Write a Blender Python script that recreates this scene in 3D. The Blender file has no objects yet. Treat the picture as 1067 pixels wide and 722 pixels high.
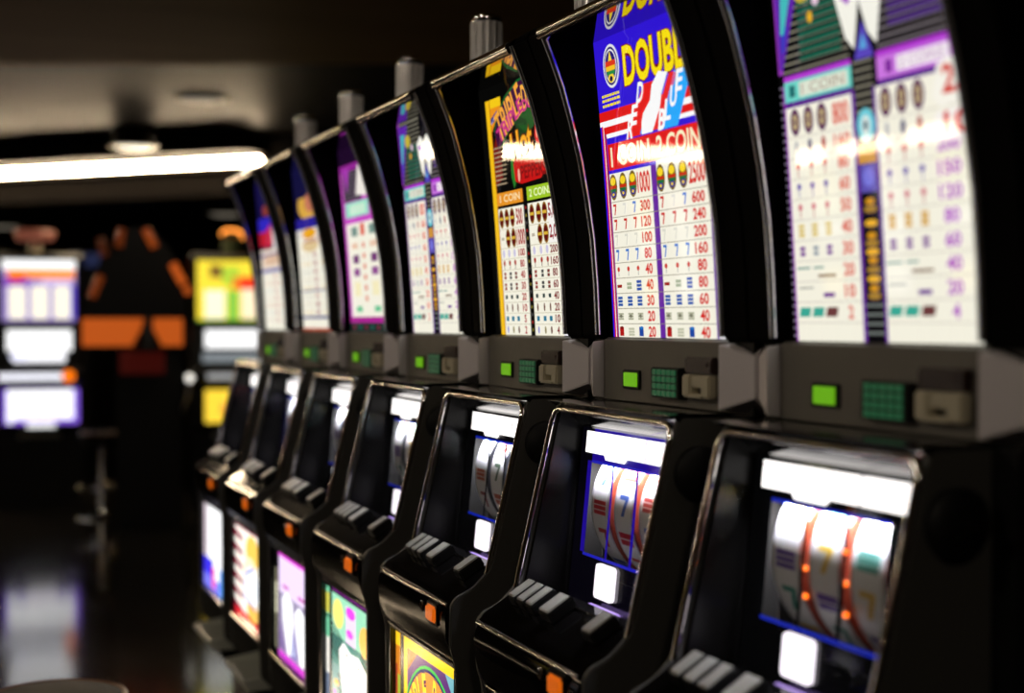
import bpy, bmesh, math, random
from mathutils import Vector, Matrix
random.seed(7)
sc = bpy.context.scene
C = sc.collection
PI = math.pi
EYE = 1.5
PITCH = .58
X0 = 1.2

# ------------------------------------------------------------------ materials
def lin(c):
    return tuple(((v/255.0)/12.92 if v/255.0 <= .04045 else ((v/255.0+.055)/1.055)**2.4) for v in c)

def mat(name, col, rough=.4, metal=0., emit=None, strength=1., coat=0., noise=0., nscale=40., spec=.5):
    m = bpy.data.materials.new(name); m.use_nodes = True
    nt = m.node_tree; b = nt.nodes['Principled BSDF']
    b.inputs['Base Color'].default_value = (*lin(col), 1)
    b.inputs['Roughness'].default_value = rough
    b.inputs['Metallic'].default_value = metal
    b.inputs['Coat Weight'].default_value = coat
    b.inputs['Coat Roughness'].default_value = .06
    b.inputs['Specular IOR Level'].default_value = spec
    if emit:
        b.inputs['Emission Color'].default_value = (*lin(emit), 1)
        b.inputs['Emission Strength'].default_value = strength
    if noise:
        tc = nt.nodes.new('ShaderNodeTexCoord'); nz = nt.nodes.new('ShaderNodeTexNoise')
        nz.inputs['Scale'].default_value = nscale; nz.inputs['Detail'].default_value = 3
        mr = nt.nodes.new('ShaderNodeMapRange')
        mr.inputs['To Min'].default_value = max(0.02, rough-noise); mr.inputs['To Max'].default_value = rough+noise
        nt.links.new(tc.outputs['Object'], nz.inputs['Vector'])
        nt.links.new(nz.outputs['Fac'], mr.inputs['Value'])
        nt.links.new(mr.outputs['Result'], b.inputs['Roughness'])
    return m

def art_mat(name, strength, gloss=True):
    """back-lit printed glass: print colour from the mesh's colour attribute, polished surface"""
    m = bpy.data.materials.new(name); m.use_nodes = True
    nt = m.node_tree; b = nt.nodes['Principled BSDF']
    at = nt.nodes.new('ShaderNodeAttribute'); at.attribute_name = 'Col'
    b.inputs['Base Color'].default_value = (.004, .004, .004, 1); b.inputs['Specular IOR Level'].default_value = .7
    b.inputs['Roughness'].default_value = .03 if gloss else .35
    nt.links.new(at.outputs['Color'], b.inputs['Emission Color'])
    b.inputs['Emission Strength'].default_value = strength
    return m

def print_mat(name, rough=.35):
    """printed, not lit"""
    m = bpy.data.materials.new(name); m.use_nodes = True
    nt = m.node_tree; b = nt.nodes['Principled BSDF']
    at = nt.nodes.new('ShaderNodeAttribute'); at.attribute_name = 'Col'
    nt.links.new(at.outputs['Color'], b.inputs['Base Color'])
    b.inputs['Roughness'].default_value = rough
    return m

def glass_mat(name):
    m = bpy.data.materials.new(name); m.use_nodes = True
    nt = m.node_tree; nt.nodes.clear()
    out = nt.nodes.new('ShaderNodeOutputMaterial'); mx = nt.nodes.new('ShaderNodeMixShader')
    tr = nt.nodes.new('ShaderNodeBsdfTransparent'); gl = nt.nodes.new('ShaderNodeBsdfGlossy')
    fr = nt.nodes.new('ShaderNodeFresnel'); fr.inputs['IOR'].default_value = 1.4
    tr.inputs['Color'].default_value = (.96, .96, .97, 1); gl.inputs['Roughness'].default_value = .02
    ge = nt.nodes.new('ShaderNodeNewGeometry'); mu = nt.nodes.new('ShaderNodeMath'); mu.operation = 'MULTIPLY'; iv = nt.nodes.new('ShaderNodeMath'); iv.operation = 'SUBTRACT'; iv.inputs[0].default_value = 1.0
    nt.links.new(ge.outputs['Backfacing'], iv.inputs[1]); nt.links.new(fr.outputs[0], mu.inputs[0]); nt.links.new(iv.outputs[0], mu.inputs[1]); nt.links.new(mu.outputs[0], mx.inputs[0]); nt.links.new(tr.outputs[0], mx.inputs[1])
    nt.links.new(gl.outputs[0], mx.inputs[2]); nt.links.new(mx.outputs[0], out.inputs[0])
    return m

M = {
 'black': mat('black_gloss_lacquer', (12,11,11), .07),
 'deckblack': mat('black_deck_plastic', (12,11,11), .045, spec=.035),
 'lining': mat('black_door_lining', (12,11,10), .26, spec=.14),
 'satin': mat('black_satin_plastic', (13,12,11), .5, noise=.1, spec=.3),
 'matte': mat('matte_black_panel', (7,6,6), .7, spec=.02),
 'grey': mat('dark_grey_plastic', (116,111,103), .5, noise=.08),
 'side': mat('dark_side_laminate', (78,76,72), .5, noise=.08, spec=.3),
 'chrome': mat('chrome', (232,226,220), .06, 1.),
 'bright': mat('polished_steel_edge', (240,240,245), .16, 1., noise=.05, nscale=90),
 'hood': mat('mirror_soffit', (185,182,178), .04, 1.),
 'dkmetal': mat('dark_bronze_metal', (118,106,97), .12, 1.),
 'silver': mat('brushed_silver', (236,228,230), .42, .25, noise=.08, nscale=80),
 'steel': mat('brushed_tray_steel', (222,224,212), .36, .15, noise=.07, nscale=30),
 'button': mat('grey_button_cap', (170,168,158), .35, noise=.06),
 'beige': mat('beige_plastic', (205,196,170), .45, noise=.05),
 'maroon': mat('smoked_maroon_plastic', (52,34,30), .25),
 'greenkey': mat('green_lit_keys', (20,50,34), .4, emit=(30,92,58), strength=.55),
 'greenled': mat('green_display', (10,30,4), .3, emit=(128,215,20), strength=.55),
 'orange': mat('orange_lit_button', (120,50,6), .25, emit=(240,110,18), strength=.6),
 'white_lit': mat('white_lit_display', (40,40,40), .1, emit=(255,246,255), strength=1.7),
 'violet_lit': mat('violet_lit_strip', (40,40,40), .2, emit=(196,160,255), strength=1.0),
 'amber_dot': mat('amber_reel_bulb', (80,30,5), .2, emit=(255,110,20), strength=3.0),
 'glass': glass_mat('clear_glass'),
 'reelrim': mat('reel_rim_plastic', (150,66,44), .4),
 'reelrimdark': mat('dark_reel_rim_plastic', (36,36,40), .4),
 'lens': mat('smoked_candle_lens', (244,240,238), .2, .1, noise=.05),
 'pay': art_mat('lit_pay_glass', .95),
 'belly': art_mat('lit_belly_glass', 1.35),
 'header': art_mat('lit_header_strip', 2.3),
 'mask': art_mat('reel_mask_print', .55),
 'reelprint': print_mat('reel_strip_print'),
}

# ------------------------------------------------------------------ mesh helpers
def W(L, s, h):            # machine coordinates: L out from aisle, s along row, h from eye level
    return Vector((L-X0, s, h+EYE))

def finish(bm, name, m, parent=None, smooth=40, sharp=True, recalc=True):
    if recalc: bmesh.ops.recalc_face_normals(bm, faces=bm.faces[:])
    me = bpy.data.meshes.new(name)
    if smooth:
        for f in bm.faces: f.smooth = True
        for e in bm.edges:
            if len(e.link_faces) == 2:
                a0, a1 = e.link_faces[0].calc_area(), e.link_faces[1].calc_area()
                if e.calc_face_angle(0) > math.radians(smooth) or max(a0, a1) > 5*min(a0, a1): e.smooth = False
    bm.to_mesh(me); bm.free()
    mats = m if isinstance(m, (list, tuple)) else [m]
    for x in mats: me.materials.append(x)
    return link(name, me, parent)

def link(name, me, parent=None):
    o = bpy.data.objects.new(name, me); C.objects.link(o)
    if parent: o.parent = parent
    return o

def prism(bm, poly, s0, s1, bev=0, fn=W, seg=2):
    """poly: list of (L,h); swept along s"""
    a = [bm.verts.new(fn(L, s0, h)) for L, h in poly]
    b = [bm.verts.new(fn(L, s1, h)) for L, h in poly]
    n = len(poly); fs = []
    fs.append(bm.faces.new(a)); fs.append(bm.faces.new(b[::-1]))
    for i in range(n):
        fs.append(bm.faces.new((a[i], b[i], b[(i+1) % n], a[(i+1) % n])))
    if bev:
        bmesh.ops.recalc_face_normals(bm, faces=fs)
        es = set(a_ for f in fs for a_ in f.edges if a_.calc_face_angle(0) > .5)
        bmesh.ops.bevel(bm, geom=list(es), offset=bev, segments=seg, affect='EDGES', clamp_overlap=True)

def box(bm, c, d, bev=0, rot=None, seg=2):
    x, y, z = (v/2 for v in d)
    vs = []
    for sx, sy, sz in ((-1,-1,-1),(1,-1,-1),(1,1,-1),(-1,1,-1),(-1,-1,1),(1,-1,1),(1,1,1),(-1,1,1)):
        p = Vector((sx*x, sy*y, sz*z))
        if rot is not None: p = rot @ p
        vs.append(bm.verts.new(p+Vector(c)))
    fs = [bm.faces.new([vs[i] for i in q]) for q in ((0,3,2,1),(4,5,6,7),(0,1,5,4),(1,2,6,5),(2,3,7,6),(3,0,4,7))]
    if bev:
        es = set(e for f in fs for e in f.edges)
        bmesh.ops.bevel(bm, geom=list(es), offset=bev, segments=seg, affect='EDGES', clamp_overlap=True)

def tube(bm, path, r, seg=10, caps=True, sq=1.0):
    pts = [Vector(p) for p in path]; rings = []
    up = None
    for i, p in enumerate(pts):
        t = (pts[min(i+1, len(pts)-1)] - pts[max(i-1, 0)]).normalized()
        if up is None:
            up = t.orthogonal().normalized()
        up = (up - t*up.dot(t)).normalized()
        v = t.cross(up)
        rings.append([bm.verts.new(p + (up*math.cos(2*PI*k/seg) + v*math.sin(2*PI*k/seg)*sq)*r) for k in range(seg)])
    for a, b in zip(rings, rings[1:]):
        for k in range(seg):
            bm.faces.new((a[k], a[(k+1) % seg], b[(k+1) % seg], b[k]))
    if caps:
        bm.faces.new(rings[0][::-1]); bm.faces.new(rings[-1])

def lathe(bm, prof, c, seg=32):
    """prof: list of (r,z) bottom to top about vertical axis at c"""
    rings = []
    for r, z in prof:
        if r < 1e-5: rings.append([bm.verts.new((c[0], c[1], c[2]+z))])
        else: rings.append([bm.verts.new((c[0]+r*math.cos(2*PI*k/seg), c[1]+r*math.sin(2*PI*k/seg), c[2]+z)) for k in range(seg)])
    for a, b in zip(rings, rings[1:]):
        for k in range(seg):
            k2 = (k+1) % seg
            if len(a) == 1 and len(b) > 1: bm.faces.new((a[0], b[k2], b[k]))
            elif len(b) == 1 and len(a) > 1: bm.faces.new((a[k], a[k2], b[0]))
            elif len(a) > 1: bm.faces.new((a[k], a[k2], b[k2], b[k]))
    if len(rings[0]) > 1: bm.faces.new(rings[0][::-1])
    if len(rings[-1]) > 1: bm.faces.new(rings[-1])

def fillet(poly, r, n=5):
    """round a closed polygon's corners; r scalar or list"""
    out = []; N = len(poly)
    for i, p in enumerate(poly):
        rr = r[i] if isinstance(r, (list, tuple)) else r
        if rr <= 0: out.append(tuple(p)); continue
        a = Vector(poly[i-1]) - Vector(p); b = Vector(poly[(i+1) % N]) - Vector(p)
        d = min(rr, a.length*.45, b.length*.45)
        A = Vector(p)+a.normalized()*d; B = Vector(p)+b.normalized()*d
        for k in range(n+1):
            t = k/n
            q = A*(1-t)**2 + Vector(p)*2*t*(1-t) + B*t*t
            out.append(tuple(q))
    return out

# ------------------------------------------------------------------ printed art (flat p,h drawing mapped on a surface)
_txt = {}
def text_tris(body, off):
    key = (body, off)
    if key in _txt: return _txt[key]
    cu = bpy.data.curves.new('lettering', 'FONT'); cu.body = body; cu.offset = off; cu.resolution_u = 3
    ob = bpy.data.objects.new('lettering', cu); C.objects.link(ob)
    dg = bpy.context.evaluated_depsgraph_get()
    me = bpy.data.meshes.new_from_object(ob.evaluated_get(dg))
    vs = [(v.co.x, v.co.y) for v in me.vertices]; fs = [tuple(p.vertices) for p in me.polygons]
    bpy.data.objects.remove(ob); bpy.data.curves.remove(cu); bpy.data.meshes.remove(me)
    _txt[key] = (vs, fs); return _txt[key]

class Art:
    def __init__(self):
        self.bm = bmesh.new(); self.col = self.bm.loops.layers.float_color.new('Col'); self.step = .0003
    def face(self, pts, c, z):
        try: f = self.bm.faces.new([self.bm.verts.new((x, y, z)) for x, y in pts])
        except ValueError: return
        for l in f.loops: l[self.col] = (*lin(c), 1)
    def rect(self, p0, h0, p1, h1, c, z=1): self.face([(p0,h0),(p1,h0),(p1,h1),(p0,h1)], c, z)
    def poly(self, pts, c, z=1): self.face(pts, c, z)
    def ell(self, x, y, rx, ry, c, z=1, n=18):
        self.face([(x+rx*math.cos(2*PI*k/n), y+ry*math.sin(2*PI*k/n)) for k in range(n)], c, z)
    def line(self, x0, y0, x1, y1, w, c, z=1):
        d = Vector((x1-x0, y1-y0)).normalized(); n = Vector((-d.y, d.x))*w/2
        self.face([(x0+n.x,y0+n.y),(x0-n.x,y0-n.y),(x1-n.x,y1-n.y),(x1+n.x,y1+n.y)], c, z)
    def text(self, body, p0, h0, p1, h1, c, z=2, off=.02, rot=0, shear=0, warp=None):
        vs, fs = text_tris(body, off)
        if not vs: return
        x0 = min(v[0] for v in vs); x1 = max(v[0] for v in vs); y0 = min(v[1] for v in vs); y1 = max(v[1] for v in vs)
        w, h = p1-p0, h1-h0; out = []
        for x, y in vs:
            u = (x-x0)/max(x1-x0, 1e-6); v = (y-y0)/max(y1-y0, 1e-6)
            X = (u-.5)*w + shear*(v-.5)*h; Y = (v-.5)*h
            if warp: Y = Y + warp(u, v)
            out.append(((p0+p1)/2+X*math.cos(rot)-Y*math.sin(rot), (h0+h1)/2+X*math.sin(rot)+Y*math.cos(rot)))
        bv = [self.bm.verts.new((x, y, z)) for x, y in out]
        for f in fs:
            try: ff = self.bm.faces.new([bv[i] for i in f])
            except ValueError: continue
            if ff.normal.z < 0: ff.normal_flip()
            for l in ff.loops: l[self.col] = (*lin(c), 1)
    def build(self, name, m, parent, fn, cut=None):
        """fn(p,h,k) -> world-local position; k height off the surface in metres"""
        bm = self.bm; bm.normal_update()
        for f in bm.faces:
            if f.normal.z < 0: f.normal_flip()
        if cut:
            lo, hi, st = cut; y = lo
            while y < hi:
                g = bm.verts[:]+bm.edges[:]+bm.faces[:]
                bmesh.ops.bisect_plane(bm, geom=g, plane_co=(0,y,0), plane_no=(0,1,0), dist=1e-6)
                y += st
        nrm = []
        bm.verts.index_update()
        for v in bm.verts:
            x, y, k = v.co.x, v.co.y, v.co.z*self.step; d = .002
            n = (fn(x+d,y,k)-fn(x-d,y,k)).cross(fn(x,y+d,k)-fn(x,y-d,k)).normalized()
            nrm.append(n)
        for v in bm.verts: v.co = fn(v.co.x, v.co.y, v.co.z*self.step)
        for f in bm.faces: f.smooth = True
        o = finish(bm, name, m, parent, smooth=0, recalc=False)
        o.data.normals_split_custom_set_from_vertices([tuple(n) for n in nrm])
        return o

# ------------------------------------------------------------------ slot machine profiles (measured L,h)
def Lglass(h): return 1.1272-.0582*h-.045*h*h
FIN = [(.9975,.515),(1.018,.467),(1.0375,.417),(1.056,.355),(1.0735,.290),(1.087,.22),(1.098,.15),(1.105,.065),(1.109,-.022)]
def Lfin(h):
    for (a, ha), (b, hb) in zip(FIN, FIN[1:]):
        if h >= hb: return a+(b-a)*(ha-h)/(ha-hb)
    return FIN[-1][0]
HW = .279                  # half width of the cabinet
GP = .197                  # half width of the pay glass
HTOP = .497
DOOR_T = (1.0275, -.148); DOOR_B = (.951, -.467)
DECK_F = (.884, -.508)
def Lreel(h): return 1.072+(h+.19)*.10

CACHE = {}
def part(name, key, builder, m, parent, smooth=40):
    """shared mesh data between the seven machines, one object each"""
    if key not in CACHE:
        bm = bmesh.new(); builder(bm)
        o = finish(bm, name, m, parent, smooth); CACHE[key] = o.data; return o
    return link(name, CACHE[key], parent)

# --- builders
def b_body(bm):
    # box behind everything: upper, door level, belly level
    prism(bm, [(1.135,-.026),(1.135,.12),(1.122,.27),(1.105,.40),(1.092,.50),(1.16,.53),(1.55,.53),(1.55,-.026)], -.222, .222)
    prism(bm, [(1.128,-.14),(1.128,-.026),(1.55,-.026),(1.55,-.14)], -HW+.004, HW-.004)
    prism(bm, [(1.115,-1.02),(1.115,-.14),(1.55,-.14),(1.55,-1.02)], -HW+.004, HW-.004, .004)
def b_stand(bm):
    prism(bm, [(1.012,-1.5),(1.012,-.964),(1.114,-.964),(1.114,-1.021),(1.56,-1.021),(1.56,-1.5)], -HW+.006, HW-.006, .006)
def b_fin(sg):
    def f(bm):
        front = [(L, h) for L, h in FIN]
        poly = [(1.004,.527),(1.018,.537),(1.045,.541),(1.54,.541),(1.54,-.03)] + [(1.112,-.03)] + front[::-1]
        prism(bm, poly, sg*.2215, sg*.2885 if sg > 0 else sg*.2885, .003)
    return f
def b_edge(sg):
    def f(bm):
        tube(bm, [W(L-.001, sg*.219, h) for L, h in FIN], .0062, 10)
    return f
def b_trim(bm):   # rounded bar across the head of the top box
    poly = fillet([(.988,.500),(.988,.512),(1.004,.530),(1.045,.534),(1.045,.520),(1.00,.502)], [.003,.006,.006,.002,.002,.002], 4)
    prism(bm, poly, -.2175, .2175)
def b_trimchrome(bm):
    tube(bm, [W(.9925, -.217, .5125), W(.9925, 0, .5125), W(.9925, .217, .5125)], .0085, 14)
def b_hood(bm):
    prism(bm, [(.996,.499),(1.095,.4965),(1.10,.505),(1.0,.506)], -.217, .217)
def b_candle_base(bm):
    c = W(1.19, -.165, .545); lathe(bm, [(.040,-.006),(.040,.004),(.037,.010),(.031,.013)], c)
def b_candle_lens(bm):
    c = W(1.19, -.165, .545)
    prof = [(.033,.010),(.0345,.014),(.0345,.155),(.032,.161),(.0,.162)]
    lathe(bm, prof, c, 28)
    for k in range(14):   # ribs of the lens
        a = 2*PI*k/14
        p = Vector((math.cos(a)*.0347, math.sin(a)*.0347, 0))
        tube(bm, [c+p+Vector((0,0,.018)), c+p+Vector((0,0,.150))], .0028, 6)
def b_candle_cap(bm):
    c = W(1.19, -.165, .545); lathe(bm, [(.0355,.150),(.0365,.154),(.0365,.161),(.031,.166),(.0,.167)], c, 28)
def b_belt(bm):
    prism(bm, [(1.119,-.137),(1.119,-.031),(1.128,-.027),(1.14,-.027),(1.14,-.137)], -.2185, .2185, .001)
def b_led_bezel(bm):
    box(bm, W(1.1185, .105, -.099), (.006, .066, .034), .002)
def b_led(bm):
    box(bm, W(1.1150, .105, -.099), (.003, .050, .024), .001)
def b_keypad(bm):
    box(bm, W(1.112, -.041, -.099), (.018, .096, .050), .002)
def b_keys(bm):
    for i in range(5):
        for j in range(4):
            box(bm, W(1.1022, -.041+(i-2)*.0165, -.099+(j-1.5)*.0115), (.003, .0135, .009), .001)
def b_bill_slot(bm):
    box(bm, W(1.113, -.147, -.068), (.016, .086, .027), .003)
    box(bm, W(1.1045, -.147, -.066), (.003, .062, .006), .001)
def b_bill_bezel(bm):
    # a beige block with a notched note mouth
    for s_, w_ in ((-.117,.026),(-.177,.026)): box(bm, W(1.110, s_, -.1005), (.020, w_, .036), .003)
    box(bm, W(1.112, -.147, -.093), (.016, .040, .020), .002); box(bm, W(1.110, -.147, -.1155), (.020, .040, .006), .001)
def b_pillar(sg):
    def f(bm):
        i0, o0 = .2215, .286
        pts = [(1.098, i0, -.034), (1.098, i0, -.134), (1.124, o0, -.112), (1.124, o0, -.052)]
        a = [bm.verts.new(W(L, sg*s, h)) for L, s, h in pts]
        b = [bm.verts.new(W(1.15, sg*s, h)) for L, s, h in [(0,i0,-.029),(0,i0,-.138),(0,o0+.002,-.138),(0,o0+.002,-.029)]]
        bm.faces.new(a); bm.faces.new(b)
        for k in range(4): bm.faces.new((a[k], a[(k+1)%4], b[(k+1)%4], b[k]))
        bmesh.ops.bevel(bm, geom=bm.edges[:], offset=.0015, segments=2, affect='EDGES')
    return f
SIDE = fillet([(1.128,-.1415),(1.034,-.1415),(1.0275,-.150),(.9535,-.458),(.915,-.494),(.886,-.506),(.874,-.520),(.872,-.60),(.884,-.635),(.887,-.95),(.892,-1.06),(.95,-1.12),(1.128,-1.12)],
              [0,.004,.006,.03,.02,.006,.008,.02,.02,.004,.01,.01,0], 4)
def b_cheek(sg):
    def f(bm): prism(bm, SIDE, sg*.2135, sg*.2265, .0022)
    return f
def b_doorcap(bm):   # dark rounded bar over the door opening
    prism(bm, fillet([(1.012,-.139),(1.030,-.150),(1.06,-.150),(1.128,-.150),(1.128,-.139),(1.05,-.137)], [.002,.004,0,0,0,.004], 4), -.2262, .2262)
def b_doorfill(bm):  # underside behind the cap, above the header
    prism(bm, [(1.034,-.151),(1.074,-.188),(1.128,-.188),(1.128,-.151)], -.2133, .2133)
def b_doortrim(bm):
    r = .024; pts = []
    def dp(s, h):
        t = (h-DOOR_T[1])/(DOOR_B[1]-DOOR_T[1]); return W(DOOR_T[0]+(DOOR_B[0]-DOOR_T[0])*t-.003, s, h)
    w = .219; ht = -.153
    pts.append(dp(w, -.470)); pts.append(dp(w, -.36)); pts.append(dp(w, -.25))
    for k in range(7):
        a = k/6*PI/2; pts.append(dp(w-r+r*math.cos(a), ht-r+r*math.sin(a)))
    pts.append(dp(0, ht))
    for k in range(7):
        a = PI/2+k/6*PI/2; pts.append(dp(-w+r+r*math.cos(a), ht-r+r*math.sin(a)))
    pts.append(dp(-w, -.25)); pts.append(dp(-w, -.36)); pts.append(dp(-w, -.470))
    tube(bm, pts, .0058, 12)
def b_well(bm):      # floor of the recess and glossy inner walls
    prism(bm, [(.952,-.470),(1.075,-.494),(1.12,-.50),(1.12,-.52),(.952,-.49)], -.2133, .2133)
def b_innerwall(sg):
    def f(bm): prism(bm, [(1.030,-.152),(1.075,-.186),(1.048,-.488),(.958,-.470)], sg*.205, sg*.2132)
    return f
def b_reelback(bm):  # dark plate behind the reels
    prism(bm, [(1.112,-.50),(1.112,-.19),(1.114,-.19),(1.114,-.50)], -.2133, .2133)
RS = (.116, .0265, -.065)     # reel centres along s
def b_reel(k):
    def f(bm):
        c = W(1.192, RS[k], -.322); R = .130; w = .036; n = 64
        rows = [(-w, R*.80), (-w, R*.985), (-w+.002, R), (w-.002, R), (w, R*.985), (w, R*.80)]
        rings = [[bm.verts.new(c+Vector((-r*math.cos(2*PI*i/n), y, r*math.sin(2*PI*i/n)))) for i in range(n)] for y, r in rows]
        for a, b in zip(rings, rings[1:]):
            for i in range(n): bm.faces.new((a[i], a[(i+1)%n], b[(i+1)%n], b[i]))
    return f
def b_bulbs(bm):
    for s, h in ((.071,-.325),(.071,-.362),(-.019,-.290),(-.019,-.330),(-.019,-.370)):
        bmesh.ops.create_uvsphere(bm, u_segments=12, v_segments=8, radius=.0038, matrix=Matrix.Translation(W(1.064,s,h)))
def b_glasspane(bm):
    a = [(-.205,-.190),(.205,-.190),(.205,-.484),(-.205,-.484)]
    vs = [bm.verts.new(W(Lreel(h)-.010, s, h)) for s, h in a]; bm.faces.new(vs)
    r = bmesh.ops.extrude_face_region(bm, geom=bm.faces[:])
    bmesh.ops.translate(bm, verts=[v for v in r['geom'] if isinstance(v, bmesh.types.BMVert)], vec=(.003,0,0))
def rrect(s0, h0, s1, h1, r, n=5):
    pts = []
    for cx, cy, a0 in ((s1-r,h1-r,0),(s0+r,h1-r,90),(s0+r,h0+r,180),(s1-r,h0+r,270)):
        for k in range(n+1):
            a = math.radians(a0+90*k/n); pts.append((cx+r*math.cos(a), cy+r*math.sin(a)))
    return pts
def b_credit(bm):
    pts = rrect(.024, -.469, .093, -.411, .008)
    a = [bm.verts.new(W(Lreel(h)-.006, s, h)) for s, h in pts]; b = [bm.verts.new(W(Lreel(h)+.006, s, h)) for s, h in pts]
    bm.faces.new(a); n = len(pts)
    for i in range(n): bm.faces.new((a[i], a[(i+1)%n], b[(i+1)%n], b[i]))
def b_ledge(bm):
    box(bm, W(1.030, .035, -.481), (.010, .110, .006), .002)
def b_rail(bm):
    tube(bm, [W(.965,.205,-.466), W(.962,.1,-.464), W(.962,-.1,-.464), W(.965,-.205,-.466)], .0035, 8)
def dk(d, n):     # point on the deck: d down the slope from the rear edge, n off it
    dx, dz = (DECK_F[0]-DOOR_B[0]), (DECK_F[1]-DOOR_B[1]); l = math.hypot(dx, dz); dx /= l; dz /= l
    return DOOR_B[0]+dx*d+dz*n, DOOR_B[1]+dz*d-dx*n
def b_deck(bm):
    poly = fillet([(.955,-.466),(.885,-.5075),(.875,-.520),(.875,-.535),(1.0,-.535),(1.0,-.466)], [.003,.006,.004,0,0,0], 5)
    prism(bm, poly, -.2133, .2133)
def b_front(bm):
    poly = fillet([(.8735,-.524),(.866,-.545),(.868,-.590),(.884,-.628),(.93,-.628),(.93,-.524)], [.004,.012,.02,.006,0,0], 5)
    prism(bm, poly, -.2133, .2133)
def b_decktrim(bm):
    pts = [W(.8725, .208, -.5225), W(.8715, 0, -.5225), W(.8725, -.208, -.5225)]
    tube(bm, pts, .0042, 10)
def b_btn(s0, w):
    def f(bm):
        ang = math.atan2(DECK_F[1]-DOOR_B[1], DECK_F[0]-DOOR_B[0])
        L, h = dk(.012, .0085)
        rot = Matrix.Rotation(-math.atan2(DOOR_B[1]-DECK_F[1], DOOR_B[0]-DECK_F[0]), 3, 'Y')
        box(bm, W(L, s0, h), (.052, w, .020), .0025, rot)
    return f
def b_cap(s0, w):
    def f(bm):
        L, h = dk(.012, .0195)
        rot = Matrix.Rotation(-math.atan2(DOOR_B[1]-DECK_F[1], DOOR_B[0]-DECK_F[0]), 3, 'Y')
        box(bm, W(L, s0, h), (.047, w-.005, .004), .0018, rot)
    return f
BTN = [(.152,.030),(.114,.030),(.076,.030),(.012,.042),(-.150,.038)]
def b_orange(bm):
    box(bm, W(.8655, -.146, -.5485), (.016, .048, .031), .004)
def b_orange_bezel(bm):
    box(bm, W(.8700, -.146, -.5485), (.014, .064, .047), .004)
def b_lock(bm):
    L = .868
    c = W(L, -.085, -.545)
    n = 16; rings = []
    for r, x in ((.010,.0),(.010,-.004),(.0075,-.006),(.0075,-.003),(0.0,-.003)):
        rings.append([bm.verts.new(c+Vector((x, r*math.cos(2*PI*k/n), r*math.sin(2*PI*k/n)))) for k in range(n)] if r else [bm.verts.new(c+Vector((x,0,0)))])
    for a, b in zip(rings, rings[1:]):
        for k in range(n):
            if len(b) == 1: bm.faces.new((a[k], a[(k+1)%n], b[0]))
            else: bm.faces.new((a[k], a[(k+1)%n], b[(k+1)%n], b[k]))
def b_bellyframe(bm):
    for s0, s1, h0, h1 in ((-.2133,.2133,-.645,-.627),(-.2133,.2133,-.962,-.944),(.198,.2133,-.944,-.645),(-.2133,-.198,-.944,-.645)):
        prism(bm, [(.888,h0),(.888,h1),(.93,h1),(.93,h0)], s0, s1, .002)
def b_bellytrim(bm):
    tube(bm, [W(.886,.212,-.951), W(.886,-.212,-.951)], .0045, 10)
def b_bellytop(bm):
    tube(bm, [W(.886,.212,-.634), W(.886,-.212,-.634)], .002, 8)
def b_tray(bm):
    # shallow dish: floor, flared rim lip and back
    lip = [(.850,-1.092),(.853,-1.083),(.862,-1.081),(.870,-1.090),(.985,-1.086),(.990,-1.060),(1.000,-1.060),(1.000,-1.118),(.868,-1.118)]
    prism(bm, lip, -.15, .15, .002)
    for sg in (-1, 1):
        prism(bm, [(.856,-1.082),(.99,-1.064),(1.0,-1.064),(1.0,-1.116),(.872,-1.116)], sg*.15, sg*.160, .003)
def b_trayshelf(bm):
    prism(bm, [(.89,-1.1185),(1.0115,-1.1185),(1.0115,-1.155),(.905,-1.155)], -.145, .145, .003)
def b_hub(bm):
    # round lever hub on the door's near flank
    c = W(1.062, -.2265, -.227); n = 24; rings = []
    for r, y in ((.042,0),(.042,-.012),(.034,-.018),(.0,-.018)):
        rings.append([bm.verts.new(c+Vector((r*math.cos(2*PI*k/n), y, r*math.sin(2*PI*k/n)))) for k in range(n)] if r else [bm.verts.new(c+Vector((0,y,0)))])
    for a, b in zip(rings, rings[1:]):
        for k in range(n):
            if len(b) == 1: bm.faces.new((a[k], a[(k+1)%n], b[0]))
            else: bm.faces.new((a[k], a[(k+1)%n], b[(k+1)%n], b[k]))
def b_hubstud(bm):
    tube(bm, [W(1.075,-.2440,-.232), W(1.075,-.262,-.232)], .008, 12)

# ------------------------------------------------------------------ artwork of each machine
CR = (250,246,228); RED = (226,26,24); BLU = (48,22,214); PUR = (104,40,160); YEL = (252,226,18); BLK = (8,8,8); WHT = (255,255,255)
def sev(A, x, y, w, h, c, z=4):
    A.poly([(x-w/2,y+h/2),(x-w/2,y+h*.28),(x+w*.15,y+h*.28),(x-w*.25,y-h/2),(x+w*.1,y-h/2),(x+w/2,y+h*.3),(x+w/2,y+h/2)], c, z)
def bars(A, x, y, w, h, c, n, z=4):
    for i in range(n):
        A.rect(x-w/2, y-h/2+i*h/n, x+w/2, y-h/2+(i+.78)*h/n, c, z)
def oval(A, x, y, w, h, z=4):
    A.ell(x, y, w/2, h/2, (120,96,30), z, 14); A.ell(x, y+h*.22, w*.34, h*.16, (250,216,40), z+1, 10)
    A.rect(x-w*.40, y-h*.06, x+w*.40, y+h*.06, (200,50,20), z+1); A.rect(x-w*.36, y-h*.18, x+w*.36, y-h*.06, (30,110,60), z+1)
    A.ell(x, y-h*.28, w*.28, h*.12, (40,40,150), z+1, 10); A.ell(x, y-h*.28, w*.13, h*.06, (250,216,40), z+2, 8)

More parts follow.
